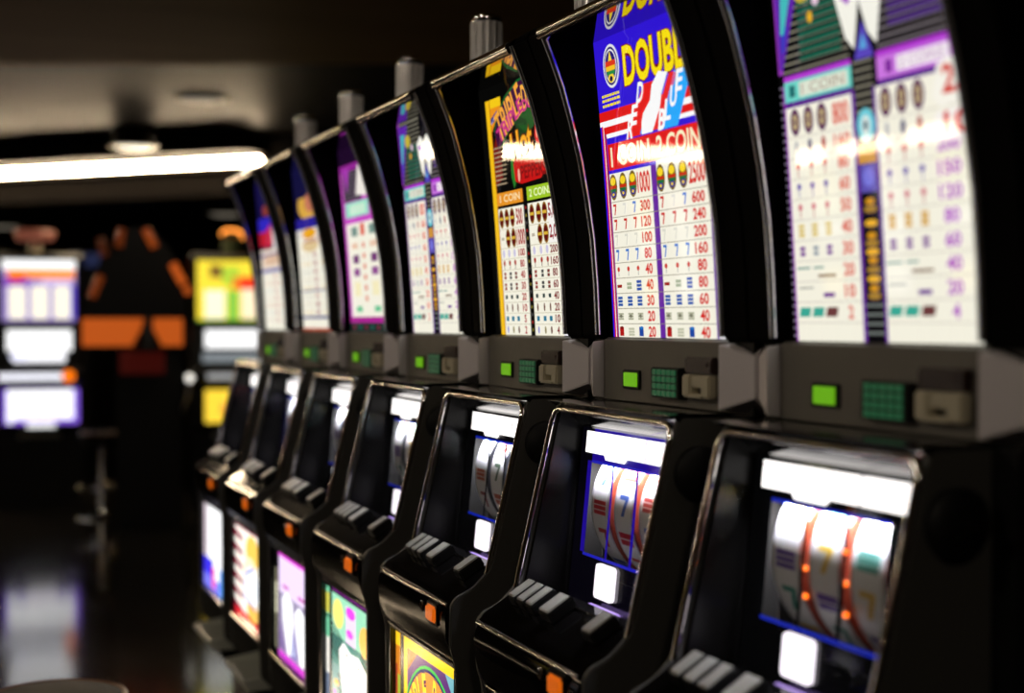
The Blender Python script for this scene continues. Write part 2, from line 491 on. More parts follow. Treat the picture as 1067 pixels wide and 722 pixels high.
def art_rwb(A):
    A.rect(0,-.026,.394,HTOP, CR, 0)
    A.rect(0,.30,.394,HTOP, BLU, 1)
    # stripes under the title
    for h0, h1, c in ((.354,.372,RED),(.345,.356,WHT),(.332,.345,RED),(.325,.333,WHT),(.314,.325,BLU),(.266,.314,RED)):
        A.rect(0 if h0 > .33 else .022, h0, .394, h1, c, 2)
    # left border strips
    A.rect(0,-.026,.006,.35, BLU, 2); A.rect(.006,-.026,.011,.35, RED, 2); A.rect(.011,-.026,.0135,.346, WHT, 2)
    A.rect(.0135,-.026,.020,.335, (170,20,60), 2); A.rect(.020,-.026,.024,.328, PUR, 3); A.rect(.0135,.266,.022,.33, RED, 2)
    # title
    def title(z):
        A.text('DOUBLE', .106,.401,.352,.474, (120,10,20), z, .075)
        A.text('DOUBLE', .109,.403,.349,.472, YEL, z+1, .03)
    title(4)
    # crest
    A.ell(.063,.446,.0305,.0375,(232,232,236),4,28); A.ell(.063,.446,.0265,.033,(52,40,120),5,28); A.ell(.063,.446,.023,.029,(236,236,240),6,28)
    A.ell(.063,.446,.0205,.026,(40,30,120),7,28)
    A.rect(.044,.446,.082,.455,(226,60,30),8); A.rect(.045,.438,.081,.446,(250,200,40),8); A.rect(.048,.431,.078,.438,(40,140,70),8)
    A.poly([(.063,.472),(.056,.455),(.070,.455)],(250,220,60),8); A.ell(.063,.425,.012,.008,(250,216,60),8,12); A.ell(.063,.424,.006,.005,(30,26,60),9,10)
    for h in (.398,.390,.381):
        x = .018
        while x < .084:
            w = random.uniform(.006,.012); A.rect(x,h-.0022,min(x+w,.086),h+.0022,YEL,4); x += w+.002
    # slanting RED, WHITE and BLUE bands
    def band(x0,x1,dx,h0,h1,c,z): A.poly([(x0,h0),(x1,h0),(x1+dx,h1),(x0+dx,h1)],c,z)
    band(.098,.152,.078,.316,.398,(232,30,26),3)
    band(.150,.176,.075,.318,.402,(40,160,250),4)
    band(.196,.226,.070,.318,.402,(236,40,40),4)
    band(.222,.282,.062,.316,.404,(40,170,255),4)
    A.poly([(.158,.316),(.196,.316),(.228,.352),(.236,.372),(.262,.404),(.232,.41),(.206,.392),(.196,.368),(.168,.350),(.160,.335)],WHT,6)
    for ch, x, y in (('R',.118,.331),('E',.136,.352),('D',.163,.386)): A.text(ch, x-.011,y-.017,x+.011,y+.017,WHT,6,.03,shear=.35)
    for ch, x, y in (('B',.232,.332),('L',.254,.345),('U',.276,.364),('E',.298,.386)): A.text(ch, x-.011,y-.017,x+.011,y+.017,WHT,6,.03,shear=.3)
    A.text('1 COIN', .034,.273,.18,.308,(255,240,200),4,.02); A.text('2 COINS', .205,.273,.372,.308,(255,240,200),4,.02)
    # pay table
    A.rect(.0235,-.026,.180,.268,CR,4); A.rect(.199,-.026,.367,.268,CR,4); A.rect(.180,-.026,.199,.268,PUR,4)
    A.rect(.367,-.026,.373,.268,PUR,4); A.rect(.373,-.026,.394,.268,(240,238,240),4)
    A.rect(.022,.262,.20,.268,BLU,5)
    nums = (('1000','2500'),('300','600'),('120','240'),('100','200'),('80','160'),('40','80'),('40','80'),('30','60'),('20','40'),('20','40'))
    top = .264; dh = .0268
    for r in range(10):
        hh = .052 if r == 0 else dh
        y = top-hh/2
        A.rect(.0235,top-hh-.0006,.367,top-hh+.0006,(150,140,120),5)
        for ci, (xs, nx, w) in enumerate((((.037,.075,.112),.152,.04),((.213,.252,.289),.333,.046))):
            n = nums[r][ci]; nh = .036 if r == 0 else .0185
            A.text(n, nx-w*.5*len(n)/4-.003,y-nh/2,nx+w*.5*len(n)/4+.003,y+nh/2,(214,30,26),6,.03)
            for k, x in enumerate(xs):
                if r == 0: oval(A,x,y,.03,.046,6)
                elif r == 1: sev(A,x,y,.012,.019,((206,30,24),(226,224,214),(60,120,210))[k],6)
                elif r == 2: sev(A,x,y,.012,.019,(206,30,24),6)
                elif r == 3: sev(A,x,y,.012,.019,(222,220,206),6)
                elif r == 4: sev(A,x,y,.012,.020,(60,120,206),6)
                elif r == 5: A.ell(x,y+.002,.005,.0045,(206,50,40),6,10); A.rect(x-.001,y-.010,x+.001,y-.002,(150,150,150),6)
                elif r == 6: bars(A,x,y,.018,.007+.006*k,((160,30,26),(170,180,150),(40,80,170))[k],1+k,6)
                elif r == 7: bars(A,x,y,.018,.018,(40,86,170),3,6)
                elif r == 8: bars(A,x,y,.020,.013,(176,176,150),3,6); A.ell(x,y,.006,.003,(120,120,100),7,8)
                elif r == 9:
                    if k == 1: bars(A,x,y,.022,.015,(196,196,170),3,6)
                    else: A.rect(x-.008,y-.008,x+.008,y+.008,((180,26,24),0,(30,70,160))[k],6); A.rect(x-.003,y+.004,x+.006,y+.009,((120,20,20),0,(30,120,200))[k],7)
        top -= hh

def art_diamond(A, hs=0, soft=False):
    A.rect(0,-.026,.394,HTOP,(12,10,14),0)
    h = .346
    while h < HTOP:                          # fine horizontal lines behind the title
        A.rect(.012,h,.165,h+.0032,(128,124,108),1); A.rect(.225,h,.37,h+.0032,(120,112,116),1)
        if .355 < h < .44: A.rect(.055,h+.001,.15,h+.0075,(18,92,72),2)
        if .36 < h: A.rect(.25,h+.002,.355,h+.008,(70,34,120),2)
        h += .0105
    A.rect(.0,.346,.012,HTOP,(150,56,180),2)
    A.poly([(.004,.352),(.012,.352),(.075,.49),(.004,.49)],(96,40,170),3); A.poly([(.012,.40),(.02,.40),(.05,.47),(.02,.47)],(70,190,190),4)
    A.poly([(.012,.375),(.018,.375),(.03,.41),(.014,.41)],(60,60,190),4)
    A.ell(.085,.412,.006,.008,(240,180,40),4,10); A.ell(.10,.432,.008,.008,(230,200,220),4,10); A.ell(.07,.45,.02,.016,(200,180,60),4,12)
    # pair of white gem legs meeting over the crest
    for x0, sg in ((.175,1),(.222,-1)):
        A.poly([(x0-.036,.435),(x0-.004,.452),(x0+.022,.430),(x0+.003,.352),(x0-.014,.37)],(250,248,236),4)
        A.poly([(x0-.03,.43),(x0+.012,.430),(x0-.004,.41)],(170,80,200),5)
        A.poly([(x0-.024,.428),(x0+.004,.428),(x0-.006,.446)],(255,255,240),6)
    A.poly([(.198,.386),(.178,.338),(.218,.338)],(90,70,190),5); A.poly([(.198,.37),(.190,.35),(.206,.35)],(90,170,220),6)
    A.rect(.28,.446,.32,.458,(200,110,40),4)
    # pay table
    A.rect(.012,.334,.168,.342,(180,60,210),3); A.rect(.222,.334,.372,.342,(180,60,210),3)
    A.rect(.012,.306,.168,.334,(110,214,200),3); A.rect(.048,.310,.16,.330,(226,232,214),4); A.text('1 COIN',.054,.313,.152,.327,(170,150,130),5,0); A.rect(.024,.312,.038,.328,(30,110,110),4)
    A.rect(.222,.306,.372,.334,(206,120,226),3); A.rect(.262,.311,.36,.330,(250,240,246),4); A.text('2 COINS',.268,.314,.352,.327,(190,150,190),5,0); A.rect(.240,.312,.252,.328,(120,30,150),4)
    A.rect(.012,.298,.168,.306,(90,36,140),3); A.rect(.222,.298,.372,.306,(90,36,140),3)
    A.rect(.012,-.026,.165,.298,CR,3); A.rect(.216,-.026,.394,.298,CR,3)
    A.rect(.0075,-.026,.012,.33,(150,60,180),2)
    h = -.02
    while h < .335: A.rect(0,h,.0075,h+.0028,(130,120,140),2); h += .0105
    # middle column
    A.rect(.165,-.026,.172,.30,(110,50,160),4); A.rect(.211,-.026,.216,.30,(110,50,160),4)
    h = .27
    while h < .34: A.rect(.172,h,.212,h+.0035,(128,124,108),2); h += .0105
    A.ell(.193,.253,.019,.022,(110,206,220),5,24); A.ell(.193,.253,.0095,.013,(226,240,236),6,16); A.ell(.193,.253,.005,.007,(90,120,130),7,10)
    A.rect(.172,.205,.211,.228,(210,150,60),4)
    A.rect(.174,.168,.209,.204,(96,84,180),4); A.ell(.192,.187,.012,.012,(120,120,220),5,14)
    for i, y in enumerate((.156,.146,.128,.112,.102,.091,.080,.068,.056,.044,.034)):
        A.ell(.192,y,.014 if i % 3 else .010,.0048,((214,150,30),(170,130,50),(240,180,50))[i%3],5,10); A.rect(.175,y-.006,.209,y-.005,(70,50,90),4)
    for y in (.02,.008,-.004,-.016): A.rect(.172,y,.211,y+.004,(110,116,112),4)
    # right hand call-outs
    A.poly([(.325,.27),(.338,.308),(.394,.318),(.394,.26),(.34,.255)],(252,248,236),6); A.text('25',.345,.270,.39,.305,(214,50,40),7,.03)
    A.poly([(.318,.215),(.330,.250),(.394,.255),(.394,.215)],(252,246,240),6); A.text('10',.345,.222,.392,.250,(214,30,40),7,.03)
    # rows
    y = .275
    def sym(r, x, y, k, right):
        if r == 0: A.ell(x,y,.012,.019,(96,50,90),6,14); A.ell(x,y,.007,.011,(190,170,120),7,10); A.ell(x,y,.003,.005,(96,50,90),8,8)
        elif r == 1: A.ell(x,y,.005,.010,((190,190,190),(60,60,110),(170,60,60))[k],6,10)
        elif r in (2,4):  A.ell(x,y+.003,.005,.005,(206,60,70) if r == 2 else (210,100,120),6,8); A.rect(x-.0012,y-.012,x+.0012,y,(190,120,120),6)
        elif r == 3: A.ell(x,y+.003,.005,.005,(90,60,170),6,8); A.rect(x-.0012,y-.012,x+.0012,y,(150,140,180),6)
        elif r == 5: bars(A,x,y,.014,.019,(214,160,40) if right else (222,196,110),3,6)
        elif r == 6: bars(A,x,y,.012,.015,(120,50,150) if k != 1 or right else (150,160,170),2,6)
        elif r == 7:
            if k < 2: A.rect(x-.016+.008*k,y+.003,x+.016,y+.006,(120,160,150),6)
            if k == 2: A.rect(x-.030,y-.009,x+.012,y-.005,(140,110,90),6)
        elif r == 8:
            if k == 0: A.rect(x-.014,y+.004,x+.022,y+.007,(180,180,170),6)
            if k == 2: bars(A,x-.006,y-.004,.026,.008,(110,50,150),1,6)
        elif r == 9: A.poly([(x-.016,y-.006),(x+.010,y-.006),(x+.014,y+.007),(x-.012,y+.007)],(60,170,150) if k < 2 else (110,60,60),6)
    rows = [.042]+[.0285]*9; t = .298
    nl = ('800','160','80','60','50','40','30','20','10','2'); nr = ('1600','400','200','150','120','80','60','40','20','4')
    for r, hh in enumerate(rows):
        y = t-hh/2
        A.rect(.012,t-hh-.0005,.165,t-hh+.0005,(190,180,170),5); A.rect(.216,t-hh-.0005,.394,t-hh+.0005,(190,180,170),5)
        for k, x in enumerate((.034,.066,.098)): sym(r,x,y,k,False)
        for k, x in enumerate((.236,.268,.300)): sym(r,x,y,k,True)
        nh = .030 if r == 0 else .018
        A.text(nl[r],.140-.006*len(nl[r]),y-nh/2,.140+.006*len(nl[r]),y+nh/2,(222,92,76),6,.03)
        if r > 1: A.text(nr[r],.350-.007*len(nr[r]),y-nh/2,.350+.007*len(nr[r]),y+nh/2,(176,70,196),6,.03)
        t -= hh

def art_pepper(A):
    A.rect(0,-.026,.394,HTOP,(8,8,7),0)
    A.rect(.034,-.026,.056,.470,(250,196,26),1); A.rect(.056,.452,.12,.470,(250,206,26),1); A.poly([(.056,.452),(.12,.452),(.056,.40)],(240,150,30),1)
    A.rect(.056,-.026,.060,.47,(170,90,20),2)
    A.poly([(.056,.36),(.10,.42),(.10,.30),(.056,.29)],(120,24,20),2)
    A.poly([(.06,.43),(.1,.445),(.085,.425),(.06,.418)],(40,50,140),3); A.poly([(.06,.425),(.095,.440),(.09,.434),(.06,.418)],(230,230,240),3)
    # arched slanting title, outlined in green
    arch = lambda u, v: .016*math.sin(PI*u)
    pts = [(.075,.40),(.10,.432),(.15,.462),(.22,.484),(.30,.490),(.37,.484),(.37,.425),(.30,.432),(.22,.42),(.15,.395),(.09,.36)]
    A.poly([(x-.004,y+.005) for x, y in pts[:6]]+[(x,y-.004) for x, y in pts[6:]],(20,90,40),2); A.poly(pts,(64,14,60),3)
    A.text('TRIPLE',.088,.398,.238,.462,(250,170,60),5,.02,rot=.36,shear=-.1); A.text('TRIPLE',.088,.398,.238,.430,(206,50,130),6,.03,rot=.36,shear=-.1)
    A.text('DOUBLE',.236,.428,.372,.482,(250,180,70),5,.02,rot=.1); A.text('DOUBLE',.236,.428,.372,.452,(206,50,130),6,.03,rot=.1)
    # pepper and lettering
    A.ell(.25,.405,.045,.024,(24,84,30),4,16); A.ell(.222,.402,.03,.034,(18,60,26),4,16)
    A.poly([(.30,.42),(.325,.40),(.33,.36),(.30,.34),(.285,.37)],(214,30,30),5); A.ell(.298,.375,.006,.012,(250,150,130),6,8)
    A.text('Hot',.158,.335,.275,.395,(120,40,10),5,.07,rot=.12); A.text('Hot',.160,.337,.273,.393,(250,176,40),6,.025,rot=.12)
    A.poly([(.15,.315),(.18,.335),(.33,.34),(.345,.31),(.30,.285),(.20,.282),(.165,.29)],(200,22,22),4)
    A.poly([(.152,.33),(.162,.34),(.17,.285),(.160,.276),(.150,.30)],(40,120,40),5); A.ell(.19,.30,.006,.014,(250,170,150),5,8); A.text('PEPPERS',.20,.290,.33,.318,(130,10,14),5,.03)
    for i in range(9):
        h = .365-i*.0095
        x = .062
        while x < .12: w = random.uniform(.005,.012); A.rect(x,h,min(x+w,.122),h+.0035,(170,150,120),4); x += w+.002
    # headers
    A.rect(.058,.246,.199,.273,(236,150,40),3); A.text('1 COIN',.075,.252,.185,.268,(255,226,170),4,.02)
    A.rect(.222,.246,.372,.273,(160,200,40),3); A.text('2 COINS',.235,.252,.345,.268,(236,250,190),4,.02)
    A.rect(.060,-.026,.199,.240,CR,3); A.rect(.222,-.026,.365,.240,CR,3); A.rect(.365,-.026,.394,.24,(236,234,240),3)
    for i in range(17):
        y = -.018+i*.0155; A.rect(.207,y,.214,y+.006,((120,110,40),(150,30,30),(70,70,70))[i%3],4)
    nl = ('500','1000','100','80','40','30','20','10','5','2'); nr = ('5,000','2,000','200','160','80','60','40','20','10','4')
    t = .240; rows = [.044,.040]+[.0228]*8
    for r, hh in enumerate(rows):
        y = t-hh/2
        A.rect(.060,t-hh-.0005,.199,t-hh+.0005,(190,180,150),5); A.rect(.222,t-hh-.0005,.365,t-hh+.0005,(190,180,150),5)
        for xs in ((.078,.108,.138),(.243,.277,.307)):
            for k, x in enumerate(xs):
                if r < 2:
                    if r == 1 and k == 0: A.rect(x-.008,y-.003,x+.008,y+.003,(190,180,160),6); continue
                    A.ell(x,y,.0135,.020,(150,110,40),6,14); A.ell(x,y,.0105,.016,(96,16,16),7,12); A.rect(x-.010,y-.003,x+.010,y+.003,(220,180,60),8)
                elif r == 2: A.ell(x,y,.007,.009,(206,200,226),6,10)
                elif r == 3: A.ell(x,y+.003,.006,.006,(170,50,40),6,8); A.rect(x-.0015,y-.01,x+.0015,y,(90,50,40),6)
                elif r in (4,5): bars(A,x,y,.012,.016,((150,60,50),(60,60,60),(120,50,40))[k],2,6)
                elif r == 6: A.rect(x-.006,y-.004,x+.006,y+.004,(40,60,60),6)
                elif r == 7: A.ell(x,y,.004,.009,(110,70,60),6,8)
                elif r == 8: A.rect(x-.007,y-.005,x+.007,y+.005,(40,120,150),6)
                else: A.ell(x,y,.005,.008,((150,150,210),(150,140,100),(120,90,80))[k],6,8)
        nh = .034 if r < 2 else .016
        A.text(nl[r],.176-.0058*len(nl[r]),y-nh/2,.176+.0058*len(nl[r]),y+nh/2,(170,36,40),6,.03)
        if r < 2:
            A.poly([(.318,y-.02),(.326,y+.022),(.392,y+.024),(.392,y-.02)],(250,246,240),7); A.text(nr[r],.325,y-.015,.388,y+.016,(150,26,40),8,.03)
        else: A.text(nr[r],.340-.006*len(nr[r]),y-nh/2,.340+.006*len(nr[r]),y+nh/2,(130,40,40),6,.03)
        t -= hh

def art_magenta(A):
    A.rect(0,-.026,.394,HTOP,(206,80,200),0)
    A.rect(0,.45,.394,HTOP,(30,10,40),1); A.rect(0,.43,.394,.45,(150,40,150),1)
    A.rect(.02,.345,.20,.432,(40,24,44),1)
    for i in range(8): A.rect(.02,.35+i*.0105,.19,.3535+i*.0105,(120,110,120),2)
    A.poly([(.15,.36),(.19,.44),(.26,.43),(.30,.36),(.24,.352)],(246,240,230),3); A.poly([(.03,.44),(.10,.44),(.06,.37)],(170,60,180),3)
    A.rect(.03,.300,.26,.342,(150,226,200),2); A.rect(.07,.306,.23,.334,(206,240,214),3); A.rect(.28,.300,.37,.342,(170,60,180),2)
    A.rect(.025,.016,.375,.282,CR,2)
    for x in (.07,.25):
        A.rect(x,.245,x+.065,.272,(120,150,140),3); A.rect(x,.168,x+.062,.192,(120,60,120),3); A.rect(x,.132,x+.062,.154,(150,80,150),3); A.rect(x+.005,.03,x+.065,.046,(110,200,150),3)
        for i in range(3): A.rect(x+.022*i,.21,x+.022*i+.012,.226,(226,150,100),3)
        for i in range(3): A.rect(x+.022*i,.075,x+.022*i+.012,.115,(246,232,160),3)
    A.rect(.165,.245,.205,.278,(226,90,70),3)
    for i in range(6): A.rect(.172,.06+i*.03,.195,.075+i*.03,(226,120,90),3)
    A.rect(0,-.001,.394,.016,(176,40,150),3); A.rect(0,-.026,.394,-.001,(30,50,44),3)
    for i in range(6): A.ell(.04+i*.06,-.014,.014,.007,(40,90,80) if i%2 else (120,30,60),4,10)

def art_gold(A):
    A.rect(0,-.026,.394,HTOP,(16,14,50),0)
    A.rect(0,.40,.394,HTOP,(20,18,60),1)
    A.ell(.17,.375,.13,.05,(220,170,70),1,20); A.ell(.20,.38,.07,.03,(200,120,90),2,16)
    A.rect(0,.300,.394,.335,(44,34,150),3); A.rect(0,.274,.394,.300,(236,230,220),3); A.ell(.16,.285,.09,.016,(240,170,30),4,16)
    A.rect(0,-.026,.394,.274,CR,2)
    A.ell(.16,.245,.11,.02,(226,200,150),3,16); A.text('GOLD',.08,.255,.32,.272,(170,60,60),4,.02); A.rect(.3,.25,.37,.27,(200,70,110),4)
    for i in range(8):
        y = .215-i*.026
        A.rect(0,y-.013,.394,y-.0118,(190,190,190),4)
        for x in (.04,.085,.13,.29,.33): A.rect(x,y-.006,x+.02,y+.005,((220,210,190),(226,200,150),(200,200,190))[i%3],4)
        A.text(('50','40','30','20','15','10','8','5')[i],.19,y-.008,.235,y+.008,(150,40,60),5,.03)
    A.rect(0,.100,.394,.104,(70,80,140),5); A.rect(0,.012,.394,.020,(60,60,130),5); A.rect(0,-.026,.394,-.018,(190,70,30),5)

def art_patriot(A):
    A.rect(0,-.026,.394,HTOP,(22,16,60),0)
    A.rect(0,.37,.394,HTOP,(24,18,70),1); A.ell(.14,.40,.05,.02,(150,60,50),2,12)
    A.rect(0,.325,.394,.375,(50,40,190),2); A.rect(0,.275,.21,.33,(190,30,50),2); A.rect(.21,.25,.394,.345,(240,236,236),2)
    A.poly([(.1,.26),(.2,.28),(.2,.35),(.12,.33)],(200,40,70),3)
    A.rect(0,.19,.394,.262,(240,224,206),2); A.rect(.05,.205,.32,.240,(226,190,160),3); A.rect(0,.236,.394,.246,(70,60,150),3); A.rect(0,.18,.394,.192,(96,90,170),3)
    A.rect(0,-.026,.394,.182,CR,2)
    for i in range(7):
        y = .165-i*.026
        for x in (.05,.1,.15,.27,.32): A.rect(x,y-.006,x+.018,y+.006,((220,200,190),(210,160,140),(200,200,200))[i%3],4)
        A.text(('60','40','30','20','10','5','2')[i],.195,y-.008,.235,y+.008,(190,90,90),5,.03)

# belly glasses: p 0..0.396 from the left, h from -.944 to -.645
def belly_common(A, strip):
    A.rect(0,-.944,.396,-.645,(10,9,9),0)
    strip(A)
def belly_pepper(A):
    belly_common(A, lambda a: None)
    A.rect(.006,-.944,.036,-.652,(200,120,30),1); A.rect(.020,-.944,.036,-.74,(150,180,50),2); A.rect(.008,-.944,.018,-.72,(160,50,40),2); A.rect(.006,-.68,.036,-.652,(240,190,30),2)
    A.rect(.062,-.944,.396,-.650,(250,206,24),1); A.rect(.085,-.944,.378,-.672,(90,40,110),2)
    A.poly([(.085,-.672),(.15,-.672),(.085,-.72)],(200,110,30),3); A.poly([(.378,-.672),(.32,-.672),(.378,-.72)],(110,170,180),3)
    n = 16; arc = lambda r0, r1: [(.232+r0*math.cos(PI*(.06+.88*k/n)), -.860+r0*1.02*math.sin(PI*(.06+.88*k/n))) for k in range(n+1)]+[(.232+r1*math.cos(PI*(.06+.88*k/n)), -.860+r1*1.02*math.sin(PI*(.06+.88*k/n))) for k in range(n,-1,-1)]
    A.poly(arc(.176,.085),(60,190,70),4); A.poly(arc(.170,.088),(24,20,90),5); A.poly(arc(.164,.092),(240,150,60),6)
    for i, ch in enumerate('TRIPLE DOUBLE'):
        if ch == ' ': continue
        a = PI*(.93-.86*i/12); r = .128
        x, y = .232+r*math.cos(a), -.860+r*1.02*math.sin(a)
        A.text(ch,x-.0115,y-.036,x+.0115,y+.036,(90,16,80),8,.09,rot=a-PI/2); A.text(ch,x-.011,y-.034,x+.011,y+.034,(250,230,60),9,.03,rot=a-PI/2)
        A.text(ch,x-.011,y-.034,x+.011,y-.004,(236,80,180),10,.03,rot=a-PI/2)
    A.ell(.232,-.86,.085,.07,(20,60,120),7,24); A.ell(.232,-.862,.078,.064,(120,200,60),8,24); A.text('Hot',.175,-.90,.29,-.815,(120,30,10),11,.06,rot=.1); A.text('Hot',.178,-.897,.287,-.818,(255,220,20),12,.03,rot=.1)
    A.poly([(.12,-.91),(.2,-.935),(.33,-.925),(.345,-.90),(.25,-.91)],(214,26,26),11)
def belly_diamond(A):
    belly_common(A, lambda a: None)
    A.rect(.006,-.78,.036,-.655,(110,190,150),1); A.rect(.006,-.72,.036,-.67,(200,190,70),2); A.rect(.008,-.87,.034,-.78,(240,236,226),1); A.rect(.006,-.944,.036,-.87,(110,120,140),1); A.rect(.006,-.73,.036,-.725,BLK,3)
    A.rect(.062,-.944,.396,-.645,(60,130,120),1); A.rect(.062,-.652,.396,-.645,(200,60,220),2); A.rect(.062,-.660,.396,-.652,(40,20,50),2)
    A.rect(.062,-.76,.396,-.660,(150,214,180),2); A.ell(.12,-.705,.05,.036,(240,226,120),3,18); A.ell(.35,-.73,.045,.036,(246,190,90),3,18)
    A.rect(.19,-.76,.275,-.672,(236,206,236),3); A.ell(.232,-.685,.04,.014,(226,70,226),4,14); A.ell(.225,-.735,.03,.01,(226,90,226),4,14)
    for i in range(5): A.line(.062,-.735-.014*i,.16,-.765-.014*i,.006,BLK,4); A.line(.32,-.765-.014*i,.396,-.785-.014*i,.006,BLK,4)
    A.rect(.062,-.944,.15,-.83,(96,150,150),3); A.ell(.105,-.875,.02,.008,(240,170,40),4,10); A.ell(.09,-.905,.016,.012,(170,90,190),4,10); A.ell(.12,-.925,.02,.010,(50,110,90),4,10)
    A.poly([(.13,-.79),(.17,-.765),(.232,-.78),(.30,-.775),(.37,-.80),(.385,-.86),(.35,-.944),(.29,-.944),(.262,-.90),(.25,-.944),(.19,-.944),(.145,-.85)],(255,255,250),5)
    A.poly([(.262,-.905),(.238,-.944),(.285,-.944)],(150,120,190),6)
    for x, y in ((.20,-.79),(.205,-.845),(.283,-.865),(.30,-.80)): A.ell(x,y,.007,.006,BLK,6,8)
    for i in range(6): A.line(.12,-.85-.016*i,.15,-.857-.016*i,.006,BLK,6); A.line(.36,-.87-.014*i,.396,-.88-.014*i,.006,BLK,6)
def belly_magenta(A):
    belly_common(A, lambda a: None)
    A.rect(.010,-.93,.036,-.70,(120,116,96),1); A.rect(.014,-.83,.034,-.74,(226,222,190),2)
    A.rect(.055,-.944,.396,-.645,(170,150,190),1); A.rect(.055,-.66,.396,-.648,(220,70,210),3); A.rect(.055,-.944,.396,-.924,(196,50,196),3); A.rect(.384,-.944,.396,-.648,(200,90,200),3)
    A.rect(.06,-.76,.384,-.66,(226,206,236),2); A.rect(.06,-.924,.384,-.76,(150,140,170),2)
    A.poly([(.10,-.775),(.15,-.75),(.22,-.77),(.235,-.83),(.20,-.92),(.165,-.92),(.11,-.83)],(255,255,255),4); A.poly([(.25,-.79),(.30,-.765),(.37,-.785),(.384,-.85),(.36,-.92),(.31,-.92),(.26,-.84)],(255,255,255),4)
    A.rect(.11,-.742,.18,-.733,(190,70,170),5); A.rect(.29,-.745,.37,-.736,(190,70,170),5)
    A.poly([(.235,-.83),(.20,-.92),(.285,-.92)],(130,120,180),5); A.poly([(.236,-.86),(.222,-.91),(.252,-.91)],(190,200,226),6); A.poly([(.07,-.84),(.06,-.92),(.15,-.92)],(120,100,150),5)
def belly_gold(A):
    belly_common(A, lambda a: None)
    A.rect(.0,-.944,.396,-.645,(250,244,232),1)
    for i in range(6): A.poly([(.0,-.665-.046*i),(.11,-.68-.046*i),(.12,-.70-.046*i),(.0,-.688-.046*i)],(140,30,60),2)
    A.rect(.0,-.944,.396,-.915,(206,40,50),3); A.rect(0,-.655,.396,-.645,(170,50,90),3)
    A.ell(.27,-.71,.10,.05,(246,200,90),3,20); A.ell(.24,-.77,.09,.04,(246,226,190),4,20)
    A.ell(.26,-.815,.10,.06,(246,250,255),5,20); A.line(.17,-.79,.15,-.86,.012,(60,60,170),6); A.line(.15,-.86,.32,-.88,.008,(60,70,190),6); A.line(.17,-.79,.30,-.755,.008,(90,90,190),6)
    A.ell(.28,-.895,.09,.028,(240,190,90),5,18)
def belly_patriot(A):
    belly_common(A, lambda a: None)
    A.rect(.0,-.944,.055,-.648,(206,190,200),1); A.rect(.055,-.944,.07,-.66,(60,50,60),2)
    A.rect(.07,-.944,.396,-.648,(255,255,255),1); A.rect(0,-.90,.18,-.84,(60,50,220),3); A.rect(.0,-.944,.396,-.90,(120,120,240),2); A.rect(.16,-.935,.22,-.86,(240,90,150),4); A.rect(.3,-.944,.396,-.85,(90,160,246),3)
def belly_rwb(A):
    belly_common(A, lambda a: None)
    A.rect(.0,-.944,.036,-.65,(60,40,200),1); A.rect(.062,-.944,.396,-.65,BLU,1); A.rect(.062,-.944,.396,-.87,RED,2); A.rect(.062,-.88,.396,-.865,WHT,3)
    A.text('DOUBLE',.09,-.76,.37,-.68,(120,10,20),3,.07); A.text('DOUBLE',.093,-.757,.367,-.683,YEL,4,.03)

def art_header(A, tint):
    # p 0..0.36, h -.2385..-.1915
    A.rect(0,-.229,.36,-.1915,(255,250,244),0)
    A.rect(.226,-.229,.2295,-.1915,tint,1)
    A.rect(0,-.1985,.36,-.197,(190,170,180),1)
    A.text('PAYS',.272,-.219,.315,-.207,(250,190,170),1,.0)
    A.poly([(.075,-.229),(.083,-.237),(.155,-.237),(.163,-.229)],(255,252,250),0)
def art_mask(A, frame, edge):
    # around the three reel windows, p 0..0.4266 (p = .2133 - s)
    L, R = .0, .4266
    xs = [(.2133-s-.041, .2133-s+.041) for s in RS]
    top, bot = -.243, -.402
    A.rect(L,-.49,xs[0][0],-.186,frame[1],0); A.rect(xs[2][1],-.49,R,-.186,frame[1],0)
    A.rect(xs[0][0],top,xs[2][1],-.186,frame[0],0); A.rect(xs[0][0],-.49,xs[2][1],bot,frame[1],0)
    for a, b in zip(xs, xs[1:]): A.rect(a[1],bot,b[0],top,frame[0],0)
    A.rect(xs[0][0]-.016,bot,xs[0][0],top,frame[0],1); A.rect(xs[2][1],bot,xs[2][1]+.008,top,frame[0],1)
    A.rect(xs[0][0],top-.003,xs[2][1],top+.002,edge,1); A.rect(xs[0][0]-.004,bot-.005,xs[2][1]+.004,bot,edge,1)

def reel_print(kind):
    """symbols printed on the reel strip, p across, h = arc length"""
    pal = {'rwb':[(206,40,40),(60,100,190),(190,60,50)], 'dia':[(110,80,170),(230,190,60),(60,150,130)], 'hot':[(190,90,50),(60,90,60),(150,50,40)]}[kind]
    arts = []
    for k in range(3):
        A = Art(); A.step = .0002
        A.rect(-.034,-.19,.034,.19,(236,236,232),0)
        for i in range(7):
            y = -.165+i*.056+.012*k; c = pal[(i+k) % 3]
            if (i+k) % 2: bars(A,0,y,.046,.026,c,2 if i%3 else 3,1)
            else: sev(A,0,y,.032,.036,c,1)
        A.rect(-.032,-.19,-.0295,.19,(150,150,150),1); A.rect(.0295,-.19,.032,.19,(150,150,150),1)
        arts.append(A)
    return arts

